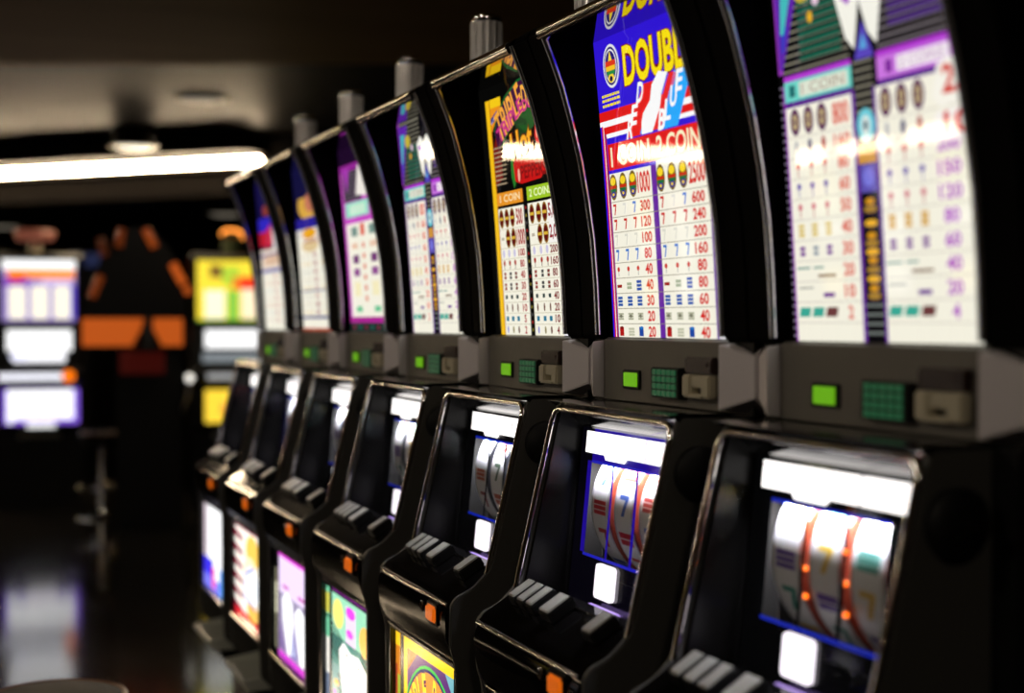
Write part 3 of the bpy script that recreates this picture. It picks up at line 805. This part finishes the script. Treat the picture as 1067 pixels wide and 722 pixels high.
# ------------------------------------------------------------------ machines
SPEC = [
 # label, pay art, belly art, header tint, mask colours, edge, reel kind, rim
 ('nearest black slot machine, purple and white striped pay glass, at the right edge', art_diamond, belly_diamond, (60,60,60), ((10,10,12),(6,6,7)), (40,60,230), 'dia', 'reelrim'),
 ('black slot machine with a blue pay glass headed DOUBLE over red and white stripes', art_rwb, belly_rwb, (150,90,230), ((46,20,190),(8,6,18)), (50,50,240), 'rwb', 'reelrim'),
 ('black slot machine with a yellow-edged pay glass showing red hot peppers', art_pepper, belly_pepper, (20,20,20), ((6,6,8),(6,6,7)), (24,50,220), 'hot', 'reelrimdark'),
 ('black slot machine, striped purple pay glass and turquoise belly glass, beside the hot pepper one', art_diamond, belly_diamond, (200,200,170), ((6,6,10),(6,6,7)), (40,50,190), 'dia', 'reelrimdark'),
 ('black slot machine with a magenta-framed pay glass holding a pale turquoise box', art_magenta, belly_magenta, (210,200,190), ((8,8,12),(6,6,7)), (40,50,190), 'dia', 'reelrimdark'),
 ('black slot machine with gold and blue topped pay glass and red-striped belly glass', art_gold, belly_gold, (210,210,220), ((20,16,90),(10,8,30)), (50,50,200), 'rwb', 'reelrimdark'),
 ('black slot machine at the far left end of the row, white and blue belly glass', art_patriot, belly_patriot, (220,220,230), ((14,14,40),(8,8,10)), (60,60,200), 'rwb', 'reelrimdark'),
]
T2 = 2.102
def machine(i):
    label, pay, belly, tint, mask, edge, rk, rim = SPEC[i]
    r = bpy.data.objects.new('slot_machine', None); C.objects.link(r)
    r.location = (X0, T2+(i-1)*PITCH, 0); r.empty_display_size = .1
    r['label'] = label; r['category'] = 'slot machine'; r['group'] = 'row of slot machines'
    part('cabinet', 'body', b_body, M['satin'], r); part('stand', 'stand', b_stand, M['satin'], r)
    for sg in (1, -1):
        part('side_fin', 'fin%d' % sg, b_fin(sg), M['matte'], r)
        part('fin_edge_trim', 'edge%d' % sg, b_edge(sg), M['bright'], r)
        part('pillar_cover', 'pil%d' % sg, b_pillar(sg), M['silver'], r)
        part('door_side', 'cheek%d' % sg, b_cheek(sg), M['side'] , r)
        part('inner_wall', 'inner%d' % sg, b_innerwall(sg), M['lining'], r)
    tb = part('top_bar', 'trim', b_trim, M['dkmetal'], r); part('bar_edge', 'trimc', b_trimchrome, M['chrome'], tb)
    part('top_hood', 'hood', b_hood, M['hood'], r)
    cd = part('candle_lamp', 'cl', b_candle_lens, M['lens'], r, 50)
    part('lamp_base', 'cb', b_candle_base, M['satin'], cd); part('lamp_cap', 'cc', b_candle_cap, M['chrome'], cd)
    A = Art(); pay(A)
    A.build('pay_glass', M['pay'], r, lambda p, h, k: W(Lglass(h)-k, GP-p, h), (-.02, HTOP, .02))
    part('belt_panel', 'belt', b_belt, M['grey'], r)
    d = part('player_display', 'ledb', b_led_bezel, M['satin'], r); o = part('screen', 'led', b_led, M['greenled'], d)
    k = part('keypad', 'kp', b_keypad, M['satin'], r); part('key_grid', 'keys', b_keys, M['greenkey'], k)
    bs = part('bill_acceptor', 'bs', b_bill_bezel, M['beige'], r); part('note_slot', 'bsl', b_bill_slot, M['maroon'], bs)
    part('door_cap', 'cap', b_doorcap, M['black'], r); part('door_lining', 'dfill', b_doorfill, M['black'], r)
    part('door_trim', 'dtrim', b_doortrim, M['chrome'], r)
    part('window_sill', 'well', b_well, M['black'], r)
    A = Art(); art_mask(A, mask, edge); A.build('reel_mask', M['mask'], r, lambda p, h, k: W(Lreel(h)-k, .2133-p, h), None)
    A = Art(); art_header(A, tint); A.build('header_strip', M['header'], r, lambda p, h, k: W(Lreel(h)-.002-k, .183-p, h), None)
    arts = reel_print(rk); R = .1302
    for q in range(3):
        rl = part('reel', 'reel%d%s' % (q, rim), b_reel(q), M[rim], r)
        cs = W(1.192, RS[q], -.322)
        arts[q].build('reel_strip', M['reelprint'], rl,
            lambda p, h, k: cs+Vector((-(R+k)*math.cos(h/R), -p, (R+k)*math.sin(h/R))), (-.19, .19, .01))
    if i == 0:
        bl = part('reel_bulbs', 'bulbs', b_bulbs, M['amber_dot'], r)
    part('credit_display', 'credit', b_credit, M['white_lit'], r)
    part('lit_ledge', 'ledge', b_ledge, M['violet_lit'], r)
    part('reel_window', 'pane', b_glasspane, M['glass'], r, 0)
    part('button_deck', 'deck', b_deck, M['deckblack'], r); part('deck_rail', 'rail', b_rail, M['chrome'], r)
    for n, (s0, w) in enumerate(BTN):
        b = part('play_button', 'btn%d' % n, b_btn(s0, w), M['satin'], r); part('button_cap', 'cap%d' % n, b_cap(s0, w), M['button'], b)
    part('deck_front', 'front', b_front, M['deckblack'], r); part('deck_edge_trim', 'dedge', b_decktrim, M['chrome'], r)
    ob = part('service_button', 'or', b_orange_bezel, M['satin'], r); part('button_lens', 'orl', b_orange, M['orange'], ob)
    part('door_lock', 'lock', b_lock, M['chrome'], r)
    bf = part('belly_frame', 'bf', b_bellyframe, M['black'], r); part('belly_trim', 'bt', b_bellytrim, M['chrome'], bf); part('belly_trim', 'btt', b_bellytop, M['chrome'], bf)
    A = Art(); belly(A); A.build('belly_glass', M['belly'], r, lambda p, h, k: W(.899-k, .198-p, h), None)
    ct = part('coin_tray', 'tray', b_tray, M['steel'], r); part('tray_support', 'trs', b_trayshelf, M['satin'], ct)
    hb = part('lever_hub', 'hub', b_hub, M['satin'], r); part('hub_stud', 'stud', b_hubstud, M['dkmetal'], hb)
    # the machine's own reel lamp
    li = bpy.data.lights.new('reel_lamp', 'AREA'); li.shape = 'RECTANGLE'; li.size = .30; li.size_y = .016
    li.energy = 2.7; li.color = (.86, .88, 1.0); li.spread = math.radians(150)
    lo = bpy.data.objects.new('reel_lamp', li); C.objects.link(lo); lo.parent = r
    lo.location = W(1.076, .0265, -.233)
    lo.rotation_euler = (0, math.radians(-28), 0)
    # light axis is -Z: tilted so the reels' fronts catch it; long side along s
    lo.rotation_euler = (Matrix.Rotation(math.radians(-6), 4, 'Y') @ Matrix.Rotation(PI/2, 4, 'Z')).to_euler()
    return r
for i in range(7): machine(i)

# ------------------------------------------------------------------ camera (fitted)
F_PX = 1482.0
yaw = math.atan((533.5+66.6)/F_PX); pit = math.atan((361-335.9)/F_PX)
Fw = Vector((math.sin(yaw)*math.cos(pit), math.cos(yaw)*math.cos(pit), -math.sin(pit)))
Rt = Vector((math.cos(yaw), -math.sin(yaw), 0)); Up = Rt.cross(Fw)
cam = bpy.data.cameras.new('camera'); co = bpy.data.objects.new('camera', cam); C.objects.link(co)
co.matrix_world = Matrix(((Rt.x,Up.x,-Fw.x,0),(Rt.y,Up.y,-Fw.y,0),(Rt.z,Up.z,-Fw.z,EYE),(0,0,0,1)))
cam.sensor_width = 36; cam.lens = 36*F_PX/1067; cam.clip_start = .05
cam.dof.use_dof = True; cam.dof.focus_distance = 2.62; cam.dof.aperture_fstop = 1.8
sc.camera = co
def at(u, v, z):      # where a feature seen at (u,v) stands, given its distance
    p = Fw*z + Rt*((u-533.5)/F_PX*z) + Up*(-(v-361)/F_PX*z); return Vector((p.x, p.y, p.z+EYE))

# ------------------------------------------------------------------ the room
def struct(name, bm, m, smooth=0):
    o = finish(bm, name, m, None, smooth); o['kind'] = 'structure'; return o
def floor_mat():
    m = bpy.data.materials.new('polished_dark_tile'); m.use_nodes = True
    nt = m.node_tree; b = nt.nodes['Principled BSDF']
    tc = nt.nodes.new('ShaderNodeTexCoord'); br = nt.nodes.new('ShaderNodeTexBrick'); nz = nt.nodes.new('ShaderNodeTexNoise')
    mp = nt.nodes.new('ShaderNodeMapping'); mp.inputs['Rotation'].default_value = (0,0,math.radians(-22))
    br.offset = 0; br.inputs['Scale'].default_value = 1.0; br.inputs['Brick Width'].default_value = .45; br.inputs['Row Height'].default_value = .45
    br.inputs['Mortar Size'].default_value = .006
    br.inputs['Color1'].default_value = (*lin((38,35,31)),1); br.inputs['Color2'].default_value = (*lin((30,28,25)),1); br.inputs['Mortar'].default_value = (*lin((16,15,13)),1)
    nt.links.new(tc.outputs['Object'], mp.inputs['Vector']); nt.links.new(mp.outputs['Vector'], br.inputs['Vector'])
    nt.links.new(br.outputs['Color'], b.inputs['Base Color'])
    nz.inputs['Scale'].default_value = 3; nt.links.new(tc.outputs['Object'], nz.inputs['Vector'])
    mr = nt.nodes.new('ShaderNodeMapRange'); mr.inputs['To Min'].default_value = .08; mr.inputs['To Max'].default_value = .13; b.inputs['Specular IOR Level'].default_value = .8
    nt.links.new(nz.outputs['Fac'], mr.inputs['Value']); nt.links.new(mr.outputs['Result'], b.inputs['Roughness'])
    bp = nt.nodes.new('ShaderNodeBump'); bp.inputs['Strength'].default_value = .15; bp.inputs['Distance'].default_value = .002
    nt.links.new(br.outputs['Fac'], bp.inputs['Height']); bp.invert = True; nt.links.new(bp.outputs['Normal'], b.inputs['Normal'])
    return m
def streak_mat(name, c1, c2, rough):
    m = bpy.data.materials.new(name); m.use_nodes = True
    nt = m.node_tree; b = nt.nodes['Principled BSDF']
    tc = nt.nodes.new('ShaderNodeTexCoord'); mp = nt.nodes.new('ShaderNodeMapping'); nz = nt.nodes.new('ShaderNodeTexNoise')
    mp.inputs['Rotation'].default_value = (0,0,math.radians(22)); mp.inputs['Scale'].default_value = (.25,1.6,1)
    nz.inputs['Scale'].default_value = 1.3; nz.inputs['Detail'].default_value = 3
    cr = nt.nodes.new('ShaderNodeValToRGB'); cr.color_ramp.elements[0].color = (*lin(c1),1); cr.color_ramp.elements[1].color = (*lin(c2),1)
    cr.color_ramp.elements[0].position = .35; cr.color_ramp.elements[1].position = .65
    nt.links.new(tc.outputs['Object'], mp.inputs['Vector']); nt.links.new(mp.outputs['Vector'], nz.inputs['Vector'])
    nt.links.new(nz.outputs['Fac'], cr.inputs['Fac']); nt.links.new(cr.outputs['Color'], b.inputs['Base Color']); b.inputs['Specular IOR Level'].default_value = .06
    b.inputs['Roughness'].default_value = rough
    return m
M_floor = floor_mat()
M_ceil = streak_mat('painted_ceiling', (9,7,5), (16,12,8), .5)
M_bulk = streak_mat('brown_bulkhead', (170,138,88), (182,148,96), .7)
M_wall = mat('dark_wall', (40,34,30), .8, noise=.1)
M_fascia = mat('dark_fascia', (11,8,6), .7, noise=.1, spec=.05)
XA, XB, YA, YB = -19.0, 5.5, -3.0, 34.0
ZC = EYE+1.5
def slab(name, x0, x1, y0, y1, z0, z1, m):
    bm = bmesh.new(); box(bm, ((x0+x1)/2,(y0+y1)/2,(z0+z1)/2), (x1-x0,y1-y0,z1-z0)); return struct(name, bm, m)
slab('floor', XA, XB, YA, YB, -.1, 0, M_floor)
slab('ceiling', XA, XB, YA, YB, ZC, ZC+.1, M_ceil)
slab('wall_left', XA-.1, XA, YA, YB, 0, ZC, M_wall); slab('wall_right', XB, XB+.1, YA, YB, 0, ZC, M_wall)
slab('wall_back', XA, XB, YB, YB+.1, 0, ZC, M_wall); slab('wall_front', XA, XB, YA-.1, YA, 0, ZC, M_wall)
# lower bulkhead over the near part of the room, its far edge square to the view
def plan_prism(name, pts, z0, z1, m):
    bm = bmesh.new()
    a = [bm.verts.new((x,y,z0)) for x, y in pts]; b = [bm.verts.new((x,y,z1)) for x, y in pts]
    bm.faces.new(a); bm.faces.new(b[::-1]); n = len(pts)
    for i in range(n): bm.faces.new((a[i],a[(i+1)%n],b[(i+1)%n],b[i]))
    return struct(name, bm, m)
zb = 1.40*F_PX/268.0
e = Vector((Fw.x, Fw.y)).normalized(); pr = Vector((Rt.x, Rt.y))
def edge_at(x): # point on the bulkhead's far edge with that X
    c = e*zb; t = (x-c.x)/pr.x; return c.y+pr.y*t
plan_prism('trim_1', [(XA,YA),(XB,YA),(XB,edge_at(XB)),(XA,edge_at(XA))], EYE+1.40, ZC-.001, M_bulk)
# soffit beyond, with its cove lamp along the fascia
f0 = Vector((-18.1, 13.66+18.1)); f1 = Vector((5.5, 13.66-5.5)); fm = Vector((-18.1, 18.0))
plan_prism('trim_2', [(f1.x,f1.y),(XB,YB),(XA,YB),(XA,fm.y),(fm.x,fm.y),(f0.x,f0.y)], EYE+1.02, ZC-.001, M_fascia)

# ------------------------------------------------------------------ lamps
M_tube = mat('warm_white_tube', (255,255,255), .3, emit=(255,226,186), strength=60)
M_tube2 = mat('white_tube', (255,255,255), .3, emit=(255,236,214), strength=16)
M_lampglass = mat('added_downlight_lens', (255,255,255), .4, emit=(255,240,214), strength=.9)
M_lampdim = mat('dim_downlight_lens', (255,255,255), .4, emit=(255,240,214), strength=.16)
M_lampcan = mat('bright_downlight_lens', (255,255,255), .4, emit=(255,244,216), strength=1.6)
M_rim = mat('downlight_ring', (150,140,125), .4, .3)
def top(name, label, cat, loc, group=None, rz=0):
    o = bpy.data.objects.new(name, None); C.objects.link(o); o.location = loc; o.rotation_euler = (0,0,rz); o.empty_display_size = .1
    o['label'] = label; o['category'] = cat
    if group: o['group'] = group
    return o
def P(name, m, parent, fn, smooth=40):
    bm = bmesh.new(); fn(bm); return finish(bm, name, m, parent, smooth)
# cove lamp
a = Vector((-18.0, 31.66)); b = Vector((2.44, 11.22)); mid = (a+b)/2; ln = (b-a).length; dirv = (b-a).normalized(); nrm = Vector((-dirv.y, dirv.x))
if nrm.dot(Vector((-mid.x,-mid.y))) < 0: nrm = -nrm
lamp = top('cove_light', 'long warm white light strip running along the dark ceiling soffit', 'light', (mid.x+nrm.x*.03, mid.y+nrm.y*.03, EYE+1.28), None, math.atan2(dirv.y, dirv.x))
sgn = 1 if Vector((-math.sin(lamp.rotation_euler.z), math.cos(lamp.rotation_euler.z))).dot(nrm) > 0 else -1
P('diffuser', M_tube, lamp, lambda bm: box(bm, (0, sgn*.045, 0), (ln, .07, .055), .02, seg=3))
P('housing', M_fascia, lamp, lambda bm: box(bm, (0, 0, 0), (ln+.02, .03, .12), .004))
P('added_visor', M_fascia, lamp, lambda bm: box(bm, (0, sgn*.14, .062), (ln+.02, .28, .012), .003))  # board added to keep the strip's light off the ceiling
lamp2 = top('cove_light', 'unseen second light strip, added to put a mirrored bar in the nearest pay glass', 'light', (-18.07, 26.5, EYE+1.10), None, PI/2)  # added out of view, so the nearest glass mirrors a bright bar
P('diffuser', M_tube, lamp2, lambda bm: box(bm, (0, -.045, 0), (10.0, .07, .065), .02, seg=3))
P('housing', M_fascia, lamp2, lambda bm: box(bm, (0, 0, 0), (10.02, .03, .12), .004))
P('added_visor', M_fascia, lamp2, lambda bm: box(bm, (0, -.14, .062), (10.02, .28, .012), .003))
# downlights
def downlight(p, z, label, m, energy):
    t = top('downlight', label, 'light', (p.x, p.y, z), 'recessed ceiling lights')
    P('lens', m, t, lambda bm: lathe(bm, [(0,-.03),(.10,-.026),(.14,-.014),(.15,-.001)], (0,0,0)))
    P('trim_ring', M_rim, t, lambda bm: lathe(bm, [(.151,-.001),(.151,-.012),(.175,-.016),(.185,-.008),(.185,-.001)], (0,0,0)))
    if energy:
        li = bpy.data.lights.new('downlight_beam', 'SPOT'); li.energy = energy; li.spot_size = math.radians(176); li.spot_blend = .15; li.color = (1,.86,.68); li.shadow_soft_size = .13
        lo = bpy.data.objects.new('downlight_beam', li); C.objects.link(lo); lo.parent = t; lo.location = (0,0,-.03)
    return t
for q, (x, y) in enumerate(((-.3,-1.6), (-1.5,1.5), (-1.5,3.6))):  # lamps added out of view to brighten the row
    downlight(Vector((x, y, 0)), EYE+1.40, ('unseen light added in the low ceiling over the near end of the aisle','unseen light added in the low ceiling over the middle of the aisle','unseen light added in the low ceiling over the far part of the aisle')[q], M_lampglass, 46)
def hit(u, v, h):
    p = at(u, v, 1.0)-Vector((0,0,EYE)); k = h/p.z; return Vector((p.x*k, p.y*k, 0))
can = downlight(at(140,152,11.0)-Vector((0,0,EYE)), at(140,152,11.0).z, 'bright round ceiling light just above the long light strip', M_lampcan, 0)
P('lamp_can', M_ceil, can, lambda bm: lathe(bm, [(.16,.0),(.16,ZC-can.location.z)], (0,0,0)))
downlight(hit(212,102,1.5), ZC, 'smaller-looking round ceiling light higher up, right of the brightest one', M_lampdim, 40)
downlight(hit(235,222,1.02), EYE+1.02, 'dim recessed light under the soffit, left of the row of slot machines', M_lampdim, 0)
downlight(hit(4,235,1.02), EYE+1.02, 'dim recessed light under the soffit at the left picture edge', M_lampdim, 0)

# ------------------------------------------------------------------ far slot machines
def far_machine(name, label, base, rz, art, candle):
    r = top(name, label, 'slot machine', (base.x, base.y, 0), 'slot machines across the floor', rz)
    # local: x to the viewer's right, -y to the viewer, z up
    w = .33
    def prof(bm, pts, x0, x1, bev=.006):
        a_ = [bm.verts.new((x0,y,z)) for y, z in pts]; b_ = [bm.verts.new((x1,y,z)) for y, z in pts]; n = len(pts)
        fs = [bm.faces.new(a_), bm.faces.new(b_[::-1])]+[bm.faces.new((a_[i],b_[i],b_[(i+1)%n],a_[(i+1)%n])) for i in range(n)]
    P('cabinet', M['satin'], r, lambda bm: prof(bm, [(0,0),(0,.62),(-.06,.66),(-.06,.98),(-.16,1.03),(-.16,1.10),(-.05,1.14),(0,1.46),(-.02,1.50),(-.06,2.02),(.0,2.06),(.5,2.06),(.5,0)], -w, w))
    for sg in (-1, 1): P('side_trim', M['dkmetal'], r, lambda bm: prof(bm, [(-.01,.64),(-.08,.67),(-.08,.99),(-.18,1.03),(-.18,1.11),(-.07,1.15),(-.02,1.46),(-.04,1.5),(-.08,2.03),(0,2.07),(.05,2.07),(.05,.64)], sg*w, sg*(w+.018)))
    A = Art(); A.step = .001; art['top'](A); A.build('pay_glass', M['farart'], r, lambda p, h, k: Vector((p, -.022-.04*(h-1.50)/.52-.006-k-.02, h)))
    A = Art(); A.step = .001; art['mid'](A); A.build('reel_glass', M['farart'], r, lambda p, h, k: Vector((p, -.05+.05*(h-1.14)/.32-.01-k, h)))
    A = Art(); A.step = .001; art['low'](A); A.build('belly_glass', M['farart'], r, lambda p, h, k: Vector((p, -.066-k, h)))
    A = Art(); A.step = .001; art['deck'](A); A.build('deck_glass', M['farart'], r, lambda p, h, k: Vector((p, -.166-k, h)))
    P('coin_tray', M['steel'], r, lambda bm: prof(bm, [(-.14,.60),(-.15,.615),(-.06,.60),(0,.60),(0,.57),(-.10,.57)], -.16, .16))
    candle(r)
    return r
M['farart'] = art_mat('lit_far_glass', 1.3)
def fl_top(A):
    A.rect(-.28,1.51,.28,2.0,(150,130,190),0); A.rect(-.28,1.925,.28,2.0,(255,255,255),1); A.rect(-.24,1.85,.27,1.925,(250,140,30),1)
    A.rect(-.27,1.79,-.08,1.86,(120,50,170),2); A.rect(-.22,1.83,-.12,1.87,(220,50,60),3); A.rect(.02,1.80,.25,1.85,(200,180,220),1)
    for x in (-.23,-.06,.11): A.rect(x,1.53,x+.13,1.79,(244,238,214),2)
    A.rect(.24,1.53,.28,1.80,(90,70,190),2)
def fl_mid(A):
    A.rect(-.25,1.27,.25,1.44,(255,255,255),0); A.rect(-.20,1.18,.20,1.27,(250,250,255),0); A.rect(-.22,1.20,-.1,1.24,(230,230,255),1)
def fl_low(A):
    A.rect(-.28,.685,.30,.965,(130,90,220),0); A.rect(-.25,.72,.26,.960,(255,255,255),1); A.rect(-.10,.72,.14,.74,(255,200,120),1); A.rect(-.25,.69,-.2,.72,(240,240,255),1); A.rect(-.1,.655,.12,.70,(240,240,240),2)
def fl_deck(A):
    A.rect(-.31,1.04,.18,1.095,(240,240,250),0); A.ell(.22,1.07,.05,.05,(255,120,10),1,16)
def fr_top(A):
    A.rect(-.28,1.51,.28,2.0,(240,214,60),0); A.rect(-.18,1.86,-.08,1.96,(120,90,40),1); A.rect(-.08,1.80,.06,1.95,(170,200,60),1); A.rect(.0,1.77,.28,1.87,(236,60,30),1)
    A.rect(-.22,1.53,-.06,1.76,(246,240,206),1); A.rect(-.04,1.52,.05,1.76,(130,190,70),1); A.rect(.07,1.53,.26,1.77,(246,226,190),1); A.rect(-.28,1.51,.28,1.525,(110,160,60),2)
def fr_mid(A):
    A.rect(-.22,1.29,.28,1.44,(255,255,255),0); A.rect(-.24,1.18,.24,1.25,(120,126,130),0)
def fr_low(A):
    A.rect(-.22,.69,.22,.955,(246,206,60),0); A.rect(-.10,.75,.0,.85,(230,160,60),1); A.ell(.05,.86,.1,.06,(252,226,120),1,16)
def fr_deck(A):
    A.rect(-.2,1.045,.2,1.09,(150,150,150),0)
def candle_dome(r):
    cd = P('candle_lamp', mat('pink_lamp_shade', (120,80,66), .5, emit=(150,84,64), strength=.5), r, lambda bm: lathe(bm, [(.05,2.16),(.14,2.17),(.165,2.22),(.15,2.25),(0,2.255)], (-.03,.15,0)))
    P('lamp_stem', M['beige'], cd, lambda bm: lathe(bm, [(.07,2.05),(.055,2.07),(.05,2.165)], (-.03,.15,0)))
def candle_ring(r):
    cd = P('candle_lamp', mat('olive_lens', (70,80,46), .3), r, lambda bm: lathe(bm, [(.075,2.05),(.085,2.07),(.085,2.19),(.075,2.20)], (0,.12,0)))
    P('lamp_cap', mat('amber_lit_ring', (120,60,20), .3, emit=(255,150,60), strength=3.5), cd, lambda bm: tube(bm, [(.085*math.cos(t_), .12-.085*math.sin(t_)*.9, 2.205+(.05*math.sin(t_*.9))) for t_ in [k*PI/10 for k in range(-1,11)]], .009, 8))
bl = at(42,530,11.5); br_ = at(243,530,11.6)
far_machine('slot_machine', 'distant slot machine with white and orange pay glass at the left picture edge', bl, -math.atan2(bl.x, bl.y)*1.0, {'top':fl_top,'mid':fl_mid,'low':fl_low,'deck':fl_deck}, candle_dome)
far_machine('slot_machine', 'distant slot machine with yellow and red pay glass, behind the far end of the row', br_, -math.atan2(br_.x, br_.y)*1.0, {'top':fr_top,'mid':fr_mid,'low':fr_low,'deck':fr_deck}, candle_ring)

def copy_tree(o, parent=None):
    c = o.copy(); C.objects.link(c)
    if parent: c.parent = parent
    for ch in list(o.children): copy_tree(ch, c)
    return c
# unseen facing row, added so its glow is mirrored in chrome and deck fronts
proto = [o for o in C.objects if o.get('category') == 'slot machine' and o.get('group') == 'slot machines across the floor']
for i in range(14):
    o = copy_tree(proto[i % 2]); o.location = (-8.4, 4.0+i*1.25, 0); o.rotation_euler = (0,0,PI/2)
    o['label'] = 'unseen slot machine added across the aisle, its glow mirrored in the chrome'; o['group'] = 'unseen slot machines added opposite the row'

# ------------------------------------------------------------------ kiosk with orange sign and lit arch
kb = at(150,550,10.4)
kio = top('jackpot_kiosk', 'tall black kiosk with wide orange sign under a dark arch, amid distant slot machines', 'kiosk', (kb.x,kb.y,0), None, -math.atan2(kb.x, kb.y))
pxm = 10.4/F_PX
def ky(v): return EYE-(v-335.9)*pxm
def kx(u): return (u-150)*pxm
P('pedestal', M['satin'], kio, lambda bm: box(bm, (kx(156),.16,ky(450)), (.47,.32,2*(ky(450))), .02))
M_osign = mat('orange_sign_face', (60,26,8), .4, emit=(230,104,32), strength=.62, noise=.1)
sg_ = P('sign_box', M['satin'], kio, lambda bm: box(bm, (kx(139),.02,ky(346)), (.76,.14,.25), .01))
P('sign_face', M_osign, sg_, lambda bm: (box(bm, (kx(120),-.052,ky(346)), (kx(150)-kx(89),.006,.20), .002), box(bm, (kx(175),-.052,ky(346)), (kx(190)-kx(160),.006,.20), .002)))
P('finial', M['satin'], kio, lambda bm: lathe(bm, [(.11,ky(366)),(.095,ky(356)),(.05,ky(345)),(.03,ky(336)),(.0,ky(330))], (kx(154),-.10,0), 20))
def red_panel(bm): box(bm, (kx(149),-.01,ky(377)), (kx(172)-kx(127),.03,.17), .004)
P('red_panel', mat('dark_red_panel', (60,14,10), .5, emit=(150,30,20), strength=.10), kio, red_panel)
arch_pts = [(kx(145)+.345*math.cos(t_), 0, ky(332)+.66*math.sin(t_)) for t_ in [PI*k/24 for k in range(25)]]
def dome(bm):
    a_ = [bm.verts.new((x,-.03,z)) for x, y, z in arch_pts]; b_ = [bm.verts.new((x,.09,z)) for x, y, z in arch_pts]; n = len(a_)
    bm.faces.new(a_); bm.faces.new(b_[::-1])
    for i in range(n): bm.faces.new((a_[i],b_[i],b_[(i+1)%n],a_[(i+1)%n]))
dm = P('arch', M['satin'], kio, dome)
for u0, v0, u1, v1, st in ((188,279,178,296,0),(153,240,162,258,.30),(180,275,191,296,.62),(194,299,196,306,.5),(129,240,126,258,.12),(108,250,112,268,.05),(108,288,99,310,.16)):
    if st == 0: continue
    mm = mat('orange_arch_lamp', (60,26,8), .4, emit=(235,106,36), strength=st)
    P('arch_lamp', mm, dm, lambda bm: tube(bm, [(kx(u0),-.045,ky(v0)),(kx((u0+u1)/2),-.05,ky((v0+v1)/2)),(kx(u1),-.045,ky(v1))], .028, 10))
lv = P('lever', M['silver'], kio, lambda bm: tube(bm, [(kx(189),.1,ky(430)),(kx(195),.02,ky(415)),(kx(197),-.02,ky(398))], .012, 8))
P('bright_dot_knob', mat('glowing_white_dot', (220,220,215), .15, emit=(255,250,240), strength=1.3), lv, lambda bm: bmesh.ops.create_uvsphere(bm, u_segments=14, v_segments=10, radius=.03, matrix=Matrix.Translation((kx(197),-.02,ky(394)))))  # made-up lever; its knob glows to stand for a bright dot
# blue glowing wall signs far behind
def wall_sign(u0, u1, v0, v1, z, label, c, st):
    p = at((u0+u1)/2, (v0+v1)/2, z); t = top('wall_sign', label, 'sign', (p.x, p.y, 0), 'dim blue signs at the back', -math.atan2(p.x, p.y))
    w_, h_ = (u1-u0)*z/F_PX, (v1-v0)*z/F_PX
    P('sign_box', M['satin'], t, lambda bm: box(bm, (0,.06,p.z), (w_+.06,.12,h_+.06), .01))
    P('sign_face', mat('blue_sign_face', (12,14,30), .4, emit=c, strength=st), t, lambda bm: box(bm, (0,-.004,p.z), (w_,.012,h_), .003))
    P('post', M['satin'], t, lambda bm: box(bm, (0,.06,p.z/2-h_/4), (.08,.08,p.z-h_/2), .005))
wall_sign(76,104,264,278,13.5,'dim blue lit sign behind, right of the left distant slot machine',(70,86,150),.16)
wall_sign(126,150,262,280,13.6,'dim blue lit sign seen faintly behind the arch of the kiosk',(80,96,170),.2)

# ------------------------------------------------------------------ stools
M_seat = mat('dark_vinyl', (20,17,15), .6, noise=.06, spec=.2)
M_seatrim = mat('brown_vinyl_piping', (120,84,58), .4)
def stool(loc, label, rad=.24, hgt=.63):
    t = top('stool', label, 'stool', (loc.x, loc.y, 0), 'casino stools')
    s = P('seat', M_seat, t, lambda bm: lathe(bm, [(0,hgt-.10),(rad*.9,hgt-.10),(rad,hgt-.075),(rad*1.02,hgt-.03),(rad*.97,hgt-.008),(rad*.8,hgt),(0,hgt+.002)], (0,0,0), 40))
    P('piping', M_seatrim, s, lambda bm: tube(bm, [(rad*.985*math.cos(2*PI*k/48), rad*.985*math.sin(2*PI*k/48), hgt-.012) for k in range(49)], .009, 8))
    P('pole', M['chrome'], t, lambda bm: lathe(bm, [(.032,.03),(.032,hgt-.10)], (0,0,0), 20))
    P('foot_ring', M['chrome'], t, lambda bm: tube(bm, [(.19*math.cos(2*PI*k/40), .19*math.sin(2*PI*k/40), .24) for k in range(41)], .011, 8))
    for k in range(3): P('spoke', M['chrome'], t, lambda bm: tube(bm, [(.03*math.cos(2.1*k),.03*math.sin(2.1*k),.24),(.185*math.cos(2.1*k),.185*math.sin(2.1*k),.24)], .008, 8))
    P('base', M['chrome'], t, lambda bm: lathe(bm, [(.21,0),(.21,.012),(.17,.022),(.04,.035),(.035,.06)], (0,0,0), 36))
c0 = hit(57,723,.61-EYE)
stool(Vector((c0.x,c0.y,0)), 'dark round stool with brown piping in the bottom left foreground', .165, .61)
c1 = at(108,530,11.0)
stool(Vector((c1.x,c1.y,0)), 'distant dark stool standing between the left slot machine and the kiosk', .17, .66)

# ------------------------------------------------------------------ world and colour
w = bpy.data.worlds.new('world'); sc.world = w; w.use_nodes = True
w.node_tree.nodes['Background'].inputs['Color'].default_value = (.5,.42,.34,1); w.node_tree.nodes['Background'].inputs['Strength'].default_value = .01
sc.view_settings.view_transform = 'Standard'; sc.view_settings.look = 'None'; sc.view_settings.gamma = 1; sc.view_settings.use_curve_mapping = False
sc.view_settings.exposure = 0
sc.cycles.use_denoising = True; sc.cycles.max_bounces = 8; sc.cycles.caustics_reflective = False; sc.cycles.caustics_refractive = False
sc.cycles.sample_clamp_indirect = 6
